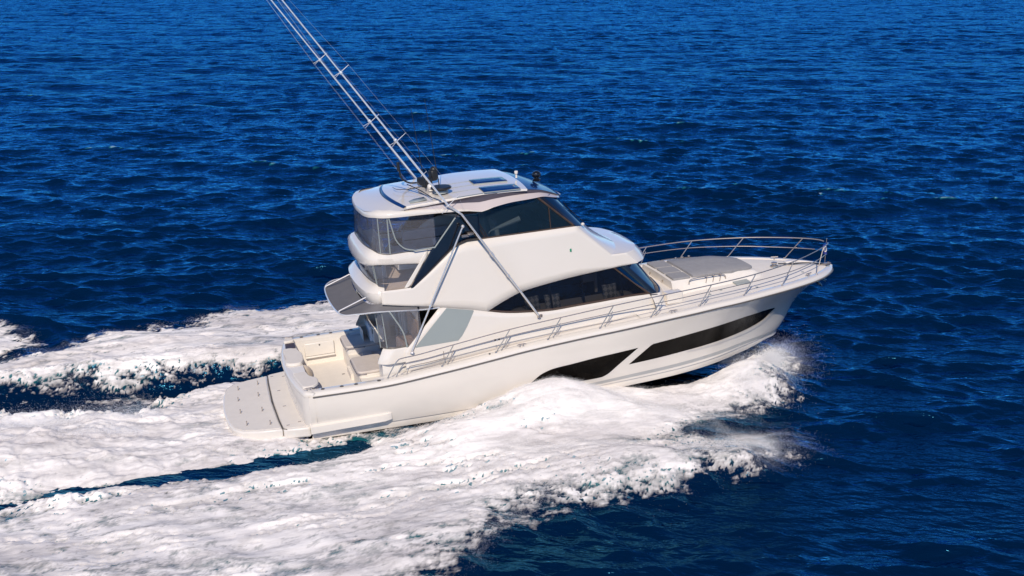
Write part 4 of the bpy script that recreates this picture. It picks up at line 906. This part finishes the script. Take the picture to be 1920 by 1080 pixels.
for x in np.concatenate([[2.305,2.33,2.38,2.46,2.58,2.75,2.95], np.linspace(3.2, 7.3, 26)]):
    hw = float(np.interp(x, [2.30,2.36,2.53,2.85,3.4,4.4,5.7,7.0,7.75,8.30,8.62,8.72], [0.05,1.0,1.55,1.84,1.93,1.95,1.96,1.84,1.62,1.22,.62,.05]))
    e = hw*(1-.11*float(sstep(3.4, 5.6, x))*tk(x)-.02)*(.97 if x < 4 else 1); ze = float(zt_(x)) if x > 3.6 else float(zb_(x))+.15+(float(zt_(x))-float(zb_(x))-.15)*float(sstep(2.9, 3.6, x))
    rows.append([(x, e*s_, ze+(float(zc_(x))-ze)*(1-abs(s_)**2.4)) for s_ in np.linspace(-1, 1, 21)])
m.grid(rows); m.build('roof_skin', 'gel', top_)
m = MB(); rows = []
for x in np.concatenate([np.linspace(7.3, 8.4, 12), [8.5,8.58,8.65,8.70,8.725]]):
    hw = float(np.interp(x, [7.0,7.75,8.30,8.62,8.72,8.73], [1.84,1.62,1.22,.62,.10,.02])); e = hw*(1-.11*tk(x)-.015)
    rows.append([(x, e*s_, float(zt_(x))+(float(zc_(x))-float(zt_(x)))*(1-abs(s_)**2.4)+.003) for s_ in np.linspace(-1, 1, 17)])
m.grid(rows); m.build('dark_visor', 'tintroof', top_)
def rz(x, y):
    hw = 1.75; return float(zt_(x))+(float(zc_(x))-float(zt_(x)))*(1-min(1, abs(y)/hw)**2.4)
rp = [(3.52,-1.66),(3.36,-1.2),(3.27,-.6),(3.24,0),(3.27,.6),(3.36,1.2),(3.52,1.66),(5.2,1.70),(6.6,1.69),(7.2,1.62),(7.24,1.2),(7.3,.6),(7.32,0),(7.3,-.6),(7.24,-1.2),(7.2,-1.62),(6.6,-1.69),(5.2,-1.70)]
m = MB(); nn = 19; rows = []
for x in np.linspace(0, 1, 30):
    r = []
    for s_ in np.linspace(-1, 1, nn):
        xa = 3.24+.28*abs(s_)**2; xb = 7.34-.12*abs(s_)**2; xx = xa+(xb-xa)*x; y = 1.68*s_
        r.append((xx, y, rz(xx, y)+.045))
    rows.append(r)
m.grid([[(p[0]-.001, p[1], p[2]-.10) for p in rows[0]]]+rows+[[(p[0]+.001, p[1], p[2]-.06) for p in rows[-1]]]); 
m.grid([[(r[0][0], r[0][1], r[0][2]) for r in rows], [(r[0][0], r[0][1]-.01, r[0][2]-.06) for r in rows]]); m.grid([[(r[-1][0], r[-1][1], r[-1][2]) for r in rows], [(r[-1][0], r[-1][1]+.01, r[-1][2]-.06) for r in rows]])
m.build('roof_panel', 'gel', top_, angle=40)
m = MB(); m.grid([[(3.24+.28*abs(s_)**2-d, 1.69*s_*(1+d*.1), rz(3.3, 1.68*s_)-hh) for s_ in np.linspace(-1, 1, 25)] for d, hh in ((.0, -.055), (.05, -.06), (.09, -.02), (.10, .04), (.02, .05))]); m.build('dark_trim', 'tintroof', top_, angle=50)
for y0, y1, xa, xb in ((-.02,-.62,5.88,6.93), (-1.14,-1.72,5.88,7.0)):
    m = MB(); 
    for k in (1,):
        m.grid([[(xa+(xb-xa)*t, y0+(y1-y0)*u, rz(xa+(xb-xa)*t, y0+(y1-y0)*u)+.075) for u in np.linspace(0, 1, 5)] for t in np.linspace(0, 1, 8)])
    sk = m.build('skylight', 'tintroof', top_, solid=.03, offset=0)
    m = MB(); m.tube([(xa,y0,rz(xa,y0)+.06),(xa,y1,rz(xa,y1)+.06),(xb,y1,rz(xb,y1)+.06),(xb,y0,rz(xb,y0)+.06)], .018, 6, closed=True); m.build('skylight_frame', 'panel', sk)
m = MB()
for y in (-.05, -.60, -1.16, -1.70): m.tube([(5.05+.02*y, y, rz(5.1, y)+.05), (5.86, y, rz(5.86, y)+.05)], .008, 4)
m.build('slide_rail', 'panel', top_)
m = MB(); m.grid([[(3.68+.5*t, -1.12-.40*u, rz(3.9, -1.3)+.03+.045*t) for u in (0, .5, 1)] for t in (0, .5, 1)]); m.build('roof_hatch', 'panel', top_, solid=.015, offset=0)
# things fixed on the hardtop
m = MB(); m.lathe((7.33,-.30,6.72), [(.035,0),(.025,.12),(.05,.13),(.06,.20),(.05,.22),(0,.23)], 12); m.build('white_navigation_light', 'gel', top_)
m = MB(); m.lathe((8.08,.0,6.48), [(.12,0),(.13,.05),(.07,.09),(.06,.14)], 14); m.sphere((8.08,0,6.68), (.15,.13,.12), 14, 9); m.build('black_camera', 'black', top_)
m = MB(); m.lathe((4.74,-1.05,6.74), [(.05,.06),(.30,.10),(.32,.14),(.29,.17),(0,.18)], 20); dr = m.build('antenna_disc', 'rubber', top_)
m = MB(); m.lathe((4.74,-1.05,6.72), [(.22,.0),(.20,.08),(.10,.10)], 14); m.build('disc_base', 'panel', dr)
m = MB(); m.box((4.52,.15,6.86), (.30,.46,.26), rz=.4); m.box((4.86,.45,6.96), (.22,.24,.34), rz=.3); m.sphere((4.90,.47,7.13), (.12,.12,.10)); m.lathe((4.62,.25,6.64), [(.12,0),(.12,.12)], 10); m.build('searchlight', 'rubber', top_, bevel=.05)
m = MB(); m.sphere((4.52,-.62,6.84), (.10,.12,.10)); m.lathe((4.52,-.62,6.72), [(.07,0),(.06,.06)], 10); m.build('horn', 'cream', top_)
m = MB(); m.tube(smooth_path([(4.75,.35,6.80),(4.4,.55,6.76),(4.12,.62,6.78),(3.90,.62,6.95),(3.86,.6,7.15),(3.84,.6,7.25)], 5), .028, 7); m.sphere((3.83,.6,7.34), (.05,.05,.12)); m.tube([(3.83,.6,7.2),(3.83,.6,7.46)], .05, 8); m.build('gooseneck_lamp', 'rubber', top_)
m = MB(); m.tube(smooth_path([(4.0,.3,6.80),(4.12,-.2,6.78),(4.22,-.9,6.77),(4.32,-1.60,6.73)], 4), .016, 5); m.tube(smooth_path([(3.55,.35,6.76),(3.6,-.1,6.77),(4.0,-.4,6.8),(4.5,-.3,6.83)], 4), .01, 4); m.build('cable', 'rubber', top_)
for (a, b) in (((4.36,-.6,6.8),(4.13,-.6,9.25)), ((4.80,-.6,6.8),(4.56,-.6,9.45))):
    m = MB(); m.tube([a, tuple(np.array(a)*.5+np.array(b)*.5), b], [.016,.011,.006], 6); m.build('whip_antenna', 'rubber', top_)
# ---- outriggers
def outrigger(sg):
    g = group('outrigger'); y = sg*2.0
    a = Vector((7.25, sg*2.10, 2.75)); pv = Vector((5.07, sg*2.02, 6.22)); t3 = Vector((4.69, sg*2.02, 6.53)); t0 = Vector((.62, sg*2.0, 12.64)); tend = t0+(t0-t3)*.28
    m = MB(); m.tube([a, a+(pv-a)*.62, pv, t3], [.036,.036,.033,.033], 10); m.tube([a+(pv-a)*.60, a+(pv-a)*.64], .052, 10); m.tube([a+(pv-a)*.40, a+(pv-a)*.42], .050, 10); m.build('lower_pole', 'mast', g)
    m = MB(); m.tube([pv+(t3-pv)*.2, t3, t3+(t0-t3)*.33, t3+(t0-t3)*.34, t3+(t0-t3)*.66, t3+(t0-t3)*.67, t0, tend], [.034,.032,.030,.026,.024,.021,.019,.015], 10); m.sphere(t3+(t0-t3)*.338, .055, 8, 6); m.sphere(t3+(t0-t3)*.665, .045, 8, 6); m.build('upper_pole', 'pole', g)
    d = (t0-t3).normalized(); u = Vector((d.z, 0, -d.x)); w = Vector((0, 1, 0)); tips = []
    for k, q in enumerate((t3, Vector((3.35, sg*2.0, 8.56)), Vector((1.97, sg*2.0, 10.62)))):
        m = MB(); tp = []
        for v in (u*.42+w*.10, -u*.30-w*.22, -u*.30+w*.22): m.tube([q, q+v*(1-.14*k)], [.011,.007], 6); tp.append(q+v*(1-.14*k))
        m.sphere(q, .04, 8, 6); m.build('spreader', 'pole', g); tips.append(tp)
    m = MB(); e = tend
    for j in range(3):
        m.tube([pv+(tips[0][j]-t3)*.3, tips[0][j], tips[1][j], tips[2][j], e], .0022, 4)
    m.build('rigging_wire', 'wire', g)
    st = Vector((5.07, sg*2.05, 5.86)); sf = Vector((3.22, sg*2.14, 2.30))
    m = MB(); m.tube([st, sf], [.025,.029], 10); m.tube([sf+(st-sf)*.36, sf+(st-sf)*.375], .048, 10); m.sphere(st, .055, 8, 6); m.lathe((sf.x, sf.y, sf.z-.06), [(.07,0),(.06,.03),(.03,.06)], 10); m.build('brace', 'mast', g)
    m = MB(); m.lathe((a.x, a.y, a.z-.03), [(.03,-.02),(.06,-.02),(.05,.05),(.02,.07)], 10); m.box((a.x+.03, a.y-sg*.03, a.z), (.16,.06,.08)); m.build('foot_bracket', 'chrome', g)
    m = MB(); m.lathe((5.30, sg*2.0, 5.60), [(0,-.02),(.10,-.02),(.10,.03),(0,.03)], 14); m.box((5.16, sg*1.98, 5.55), (.26,.05,.07)); m.build('hinge', 'chrome', g)
for sg in (-1, 1): outrigger(sg)

# ---- rails
def cz(x): return float(rub_z(x))+.13
def gy(x): return float(rub_y(x))-.20
rail = group('bow_rail')
TOP = [(2.36,-2.46,cz(2.36)+.02),(2.52,-2.46,1.96),(2.70,-2.46,2.19),(2.86,-2.46,2.245),(3.4,-2.47,2.285),(4.39,-2.48,2.41),(6.16,-2.51,2.62),(7.79,-2.54,2.75),(9.5,-2.56,2.87),(11.2,-2.57,2.96),(12.85,-2.52,3.03),(14.55,-2.30,3.08),(16.2,-1.74,3.10),(17.3,-1.16,3.10),(18.1,-.62,3.09),(18.45,-.30,3.07),(18.56,-.12,3.04)]
MID = [(2.62,-2.46,cz(2.6)+.02),(2.80,-2.46,1.98),(2.98,-2.46,2.075),(3.6,-2.47,2.12),(4.33,-2.47,2.21),(6.0,-2.50,2.40),(7.63,-2.53,2.53),(9.35,-2.55,2.63),(11.05,-2.55,2.72),(12.7,-2.51,2.80),(14.4,-2.30,2.83),(16.05,-1.80,2.79),(17.2,-1.20,2.75),(17.95,-.70,2.73),(18.35,-.35,2.72)]
LAD = [(2.94,-2.46,cz(2.9)+.02),(3.04,-2.46,1.93),(3.16,-2.46,1.96),(3.6,-2.46,1.985),(4.12,-2.46,2.03)]
STN = [(4.02,4.42),(5.70,6.18),(7.36,7.81),(9.06,9.52),(10.76,11.22),(12.44,12.87),(14.08,14.55),(15.74,16.28),(17.55,18.05)]
tx = cub([p[0] for p in TOP[4:]], [p[1] for p in TOP[4:]]); tz = cub([p[0] for p in TOP[4:]], [p[2] for p in TOP[4:]])
for sg in (-1, 1):
    f = lambda pts: [(x, -sg*y, z) for x, y, z in pts]
    m = MB(); m.tube(smooth_path(f(TOP), 5), .018, 8); m.build('top_rail', 'chrome', rail)
    m = MB(); m.tube(smooth_path(f(MID), 5), .014, 8); m.build('middle_rail', 'chrome', rail)
    m = MB(); m.tube(smooth_path(f(LAD), 4), .013, 6); m.tube([(4.10,-sg*-2.46,2.03),(4.10,-sg*-2.46,2.25)][:2], .012, 6); m.build('step_rail', 'chrome', rail)
    for k, (xb, xt) in enumerate(STN):
        yb = gy(xb); p0 = Vector((xb, sg*yb, cz(xb)-.01)); p1 = Vector((xt, sg*-float(tx(xt)), float(tz(xt))))
        m = MB(); m.tube([p0, p1], .017, 8); m.lathe((p0.x, p0.y, p0.z), [(.04,0),(.035,.02),(.018,.05)], 10)
        if 0 <= k <= 5: q = p0+(p1-p0)*.70+Vector((.10,0,.02)); m.tube([q, p0+Vector((.17,-sg*.03,0))], .012, 6)
        m.build('stanchion', 'chrome', rail)
for sg in (-1, 1):
    for x in (.05, 6.5, 11.5):
        y = sg*(float(rub_y(max(x, .3)))-(.24 if x < 1 else .14)); z = cz(max(x, .2)); m = MB()
        m.tube([(x-.15,y,z+.065),(x-.08,y,z+.075),(x+.08,y,z+.075),(x+.15,y,z+.065)], [.010,.018,.018,.010], 7)
        for d in (-.05, .05): m.lathe((x+d, y, z), [(.03,0),(.016,.02),(.016,.07)], 8)
        m.build('mooring_cleat', 'chrome', yacht)
    for x in (.45, 1.0, 1.42, 2.1):
        m = MB(); m.lathe((x, sg*(float(rub_y(x))-.20), cz(x)), [(.0,.012),(.05,.012),(.06,.004),(.06,0)], 10); m.lathe((x, sg*(float(rub_y(x))-.20), cz(x)), [(.03,.013),(.0,.014)], 8); m.build('rod_holder', 'rub', yacht)
m = MB(); m.lathe((5.5,-2.5,cz(5.5)), [(.03,0),(.03,.02),(0,.02)], 8)
for x in (6.0, 6.12): m.sphere((x-.30,-2.50,2.36), (.03,.03,.03), 8, 6)
m.build('rail_clamp', 'rubber', rail)

# ---- foredeck
def trunk_z(x): return float(np.interp(x, [12.05,12.2,14.6,15.4,15.7], [2.86,2.87,2.80,2.70,2.48]))
tr = group('sunpad_trunk')
m = MB(); rows = []
for x in np.concatenate([[12.10], np.linspace(12.12, 15.7, 20)]):
    hw = float(np.interp(x, [12.0,14.0,15.2,15.7], [1.18,1.06,.88,.70])); zt = trunk_z(x) if x > 12.11 else fz(x, 0)
    rows.append([(x, -hw-.14, fz(x, hw)-.02), (x, -hw, zt-.05), (x, -hw+.06, zt-.005), (x, 0, zt+.02), (x, hw-.06, zt-.005), (x, hw, zt-.05), (x, hw+.14, fz(x, hw)-.02)])
m.grid(rows); m.build('trunk', 'deck', tr, angle=30)
m = MB(); m.poly([(11.4,-1.55,2.66),(12.12,-1.2,2.62),(12.12,1.2,2.62),(11.4,1.55,2.66)]); m.build('walkway', 'deck', tr)
m = MB(); m.box((12.10, -.5, 2.72), (.03, .05, .05)); m.box((12.10,.5,2.72), (.03,.05,.05)); m.build('latch', 'chrome', tr)
pads = [[(12.22,-1.10),(12.86,-1.06),(12.86,-.44),(12.22,-.44)], [(12.22,-.38),(12.86,-.38),(12.86,.26),(12.22,.26)], [(12.22,.32),(12.86,.32),(12.86,1.08),(12.22,1.08)], [(12.94,-1.04),(14.4,-.98),(15.3,-.70),(15.42,-.4),(15.42,.4),(15.3,.70),(14.4,.98),(12.94,1.04)]]
for p in pads[:3]:
    m = MB(); m.prism(rounded(p, .07, 3), lambda x, y: trunk_z(x)-.02, lambda x, y: trunk_z(x)+.062, .0); m.build('sun_pad', 'greypad', tr, bevel=.02)
m = MB(); rows = []
for x in np.concatenate([[12.94], np.linspace(12.96, 15.38, 18), [15.42]]):
    hw = float(np.interp(x, [12.94,12.99,14.4,15.2,15.38,15.42], [1.0,1.04,.98,.74,.55,.48])); zt = trunk_z(x)+(.07 if 12.95 < x < 15.40 else 0)
    rows.append([(x, -hw, trunk_z(x)-.04), (x, -hw, zt-.02), (x, -hw+.03, zt), (x, -hw*.5, zt+.012), (x, 0, zt+.016), (x, hw*.5, zt+.012), (x, hw-.03, zt), (x, hw, zt-.02), (x, hw, trunk_z(x)-.04)])
m.grid(rows); m.build('sun_pad', 'greypad', tr, angle=40)
for sg in (-1, 1):
    m = MB(); m.tube(smooth_path([(12.72,sg*1.22,2.72),(12.80,sg*1.22,2.86),(13.4,sg*1.18,2.87),(14.0,sg*1.12,2.83),(14.1,sg*1.11,2.68)], 4), .017, 7)
    for x in (13.35, 13.6, 13.85): m.tube([(x,sg*1.18,2.66),(x+.04,sg*1.18,2.86)], .014, 6); m.sphere((x+.02,sg*1.17,2.89), (.05,.035,.03), 8, 6)
    m.build('hand_rail', 'chrome', tr)
    m = MB(); m.prism(rounded([(14.34,sg*1.05),(14.92,sg*.95),(14.90,sg*1.38),(14.36,sg*1.42)], .04, 2), lambda x, y: fz(x, y), lambda x, y: fz(x, y)+.05); m.build('deck_hatch', 'panel', yacht, bevel=.012)
    m = MB(); m.prism(rounded([(11.62,sg*1.50),(12.22,sg*1.46),(12.22,sg*1.86),(11.64,sg*1.88)], .06, 3), 2.36, 2.72, .04); m.build('step_locker', 'gel', yacht, bevel=.03)
an = group('anchor_gear')
m = MB(); m.lathe((16.55,.02,fz(16.55,0)), [(.15,0),(.14,.05),(.08,.08),(.07,.11),(.10,.12),(.10,.16),(0,.17)], 16); m.build('windlass', 'chrome', an)
m = MB(); m.tube(smooth_path([(16.7,0,fz(16.7,0)+.10),(17.2,.0,fz(17.2,0)+.06),(17.8,0,fz(17.8,0)+.07),(18.5,0,fz(18.5,0)+.06)], 4), .022, 6); m.build('anchor_chain', 'rubber', an)
m = MB(); m.box((17.2,.12,fz(17.2,0)+.08), (.36,.22,.14)); m.build('chain_box', 'gel', an, bevel=.03)
m = MB(); m.box((18.5,0,fz(18.5,0)+.05), (.5,.12,.05)); m.lathe((18.68,0,fz(18.6,0)+.06), [(.05,-.03),(.05,.05)], 10); m.build('bow_roller', 'chrome', an)
m = MB(); m.box((18.42,0,1.72), (.42,.06,.10), ry=.5); m.box((18.28,0,1.60), (.30,.30,.05), ry=.9); m.build('anchor', 'chrome', an, bevel=.015)
for sg in (-1, 1):
    x = 17.2; y = sg*(float(rub_y(x))-.30); z = cz(x); m = MB(); m.tube([(x-.12,y,z+.07),(x+.12,y-sg*.08,z+.07)], .02, 7); m.lathe((x,y-sg*.04,z), [(.03,0),(.02,.07)], 8); m.build('bow_cleat', 'chrome', an)
for x, y in ((13.2,-1.75),(13.7,-1.55),(14.9,-1.75),(15.9,1.4),(11.6,2.0),(17.2,-.75)):
    m = MB(); m.lathe((x, y, fz(x, y)), [(.05,0),(.05,.012),(0,.014)], 10); m.build('deck_filler', 'panel', yacht)

# ---- pennant at the bow (held by its own little staff, rides on the pulpit)
flag = bpy.data.objects.new('bow_pennant', None); COL.objects.link(flag); flag.rotation_euler = yacht.rotation_euler
flag.location = yacht.matrix_basis @ Vector((18.52, -.02, 2.20)) if False else (Matrix.Translation(yacht.location) @ yacht.rotation_euler.to_matrix().to_4x4()) @ Vector((18.52, -.02, 2.20))
tagp(flag, 'small blue pennant with white round emblem on thin staff at the bow tip', 'pennant')
m = MB(); m.tube([(0,0,0),(.06,0,.95)], .010, 6); m.sphere((.062,0,.96), .018, 8, 6); m.build('staff', 'chrome', flag)
def fl(u, v): return (.055-.24*u+.03*v, -.05*math.sin(u*7)-.12*u, .90-.50*v-.14*u*(1-v)-.02*math.sin(u*5))
m = MB(); m.grid([[fl(u, v*(1-.35*u)+.17*u) for v in np.linspace(0, 1, 8)] for u in np.linspace(0, 1, 10)]); pc = m.build('pennant_cloth', 'blueflag', flag)
m = MB()
for off in (-.006, .006):
    c = [fl(.42+.22*math.cos(a), .47+.26*math.sin(a)) for a in np.linspace(0, 2*math.pi, 17)[:-1]]; ci = [fl(.42+.12*math.cos(a), .47+.15*math.sin(a)) for a in np.linspace(0, 2*math.pi, 17)[:-1]]
    m.grid([[(x, y+off, z) for x, y, z in c], [(x, y+off, z) for x, y, z in ci]], closed=True)
    c2 = [fl(.42+.06*math.cos(a), .47+.08*math.sin(a)) for a in np.linspace(0, 2*math.pi, 13)[:-1]]; m.poly([(x, y+off, z) for x, y, z in c2])
m.build('round_emblem', 'gel', pc)
# ---- loose pillows on the saloon sofa
BW = Matrix.Translation(yacht.location) @ yacht.rotation_euler.to_matrix().to_4x4()
def pillow(x, y, z, rz_, lean, label):
    o = bpy.data.objects.new('throw_pillow', None); m = MB(); n = 11; front = []; backr = []
    for i in range(n):
        fr = []; bk = []
        for j in range(n):
            u = i/(n-1)*2-1; v = j/(n-1)*2-1; t = .07*((1-u*u)*(1-v*v))**.5; k = 1-.06*(1-abs(u))*(abs(v) > .99)-.06*(1-abs(v))*(abs(u) > .99)
            fr.append((u*.25*k, -t, v*.22*k)); bk.append((u*.25*k, t, v*.22*k))
        front.append(fr); backr.append(bk)
    m.grid(front); m.grid(backr); p = m.build('throw_pillow', 'pillow', None, angle=80)
    p.matrix_world = BW @ (Matrix.Translation((x, y, z)) @ Matrix.Rotation(rz_, 4, 'Z') @ Matrix.Rotation(lean, 4, 'X'))
    bpy.data.objects.remove(o); tagp(p, label, 'pillow', 'patterned pillows on the saloon sofa')
pillow(7.20, -1.62, 3.03, .10, -.35, 'lattice patterned white pillow by the aftmost saloon window')
pillow(7.85, -1.66, 3.01, -.12, -.45, 'lattice patterned white pillow just forward of the first window post')
pillow(9.80, -1.58, 3.03, .05, -.30, 'lattice patterned white pillow at the forward end of the saloon sofa')

for o in list(yacht.children_recursive):
    if o.type == 'MESH' and o.name.split('.')[0] in ('spray_ledge','side_curtain','slide_rail','floor_fittings','side_crease','lower_side','flybridge_side','windscreen_pillar','curtain_pole','side_deck','rub_rail','saloon_sofa','saloon_cabinet','sofa_piping','rail_clamp','seat_cushion','flybridge_sofa','mullion','latch','step_rail','mezzanine_step','coaming_wall','wiper','door_frame','saloon_column','seat_back'):
        split_pieces(o)
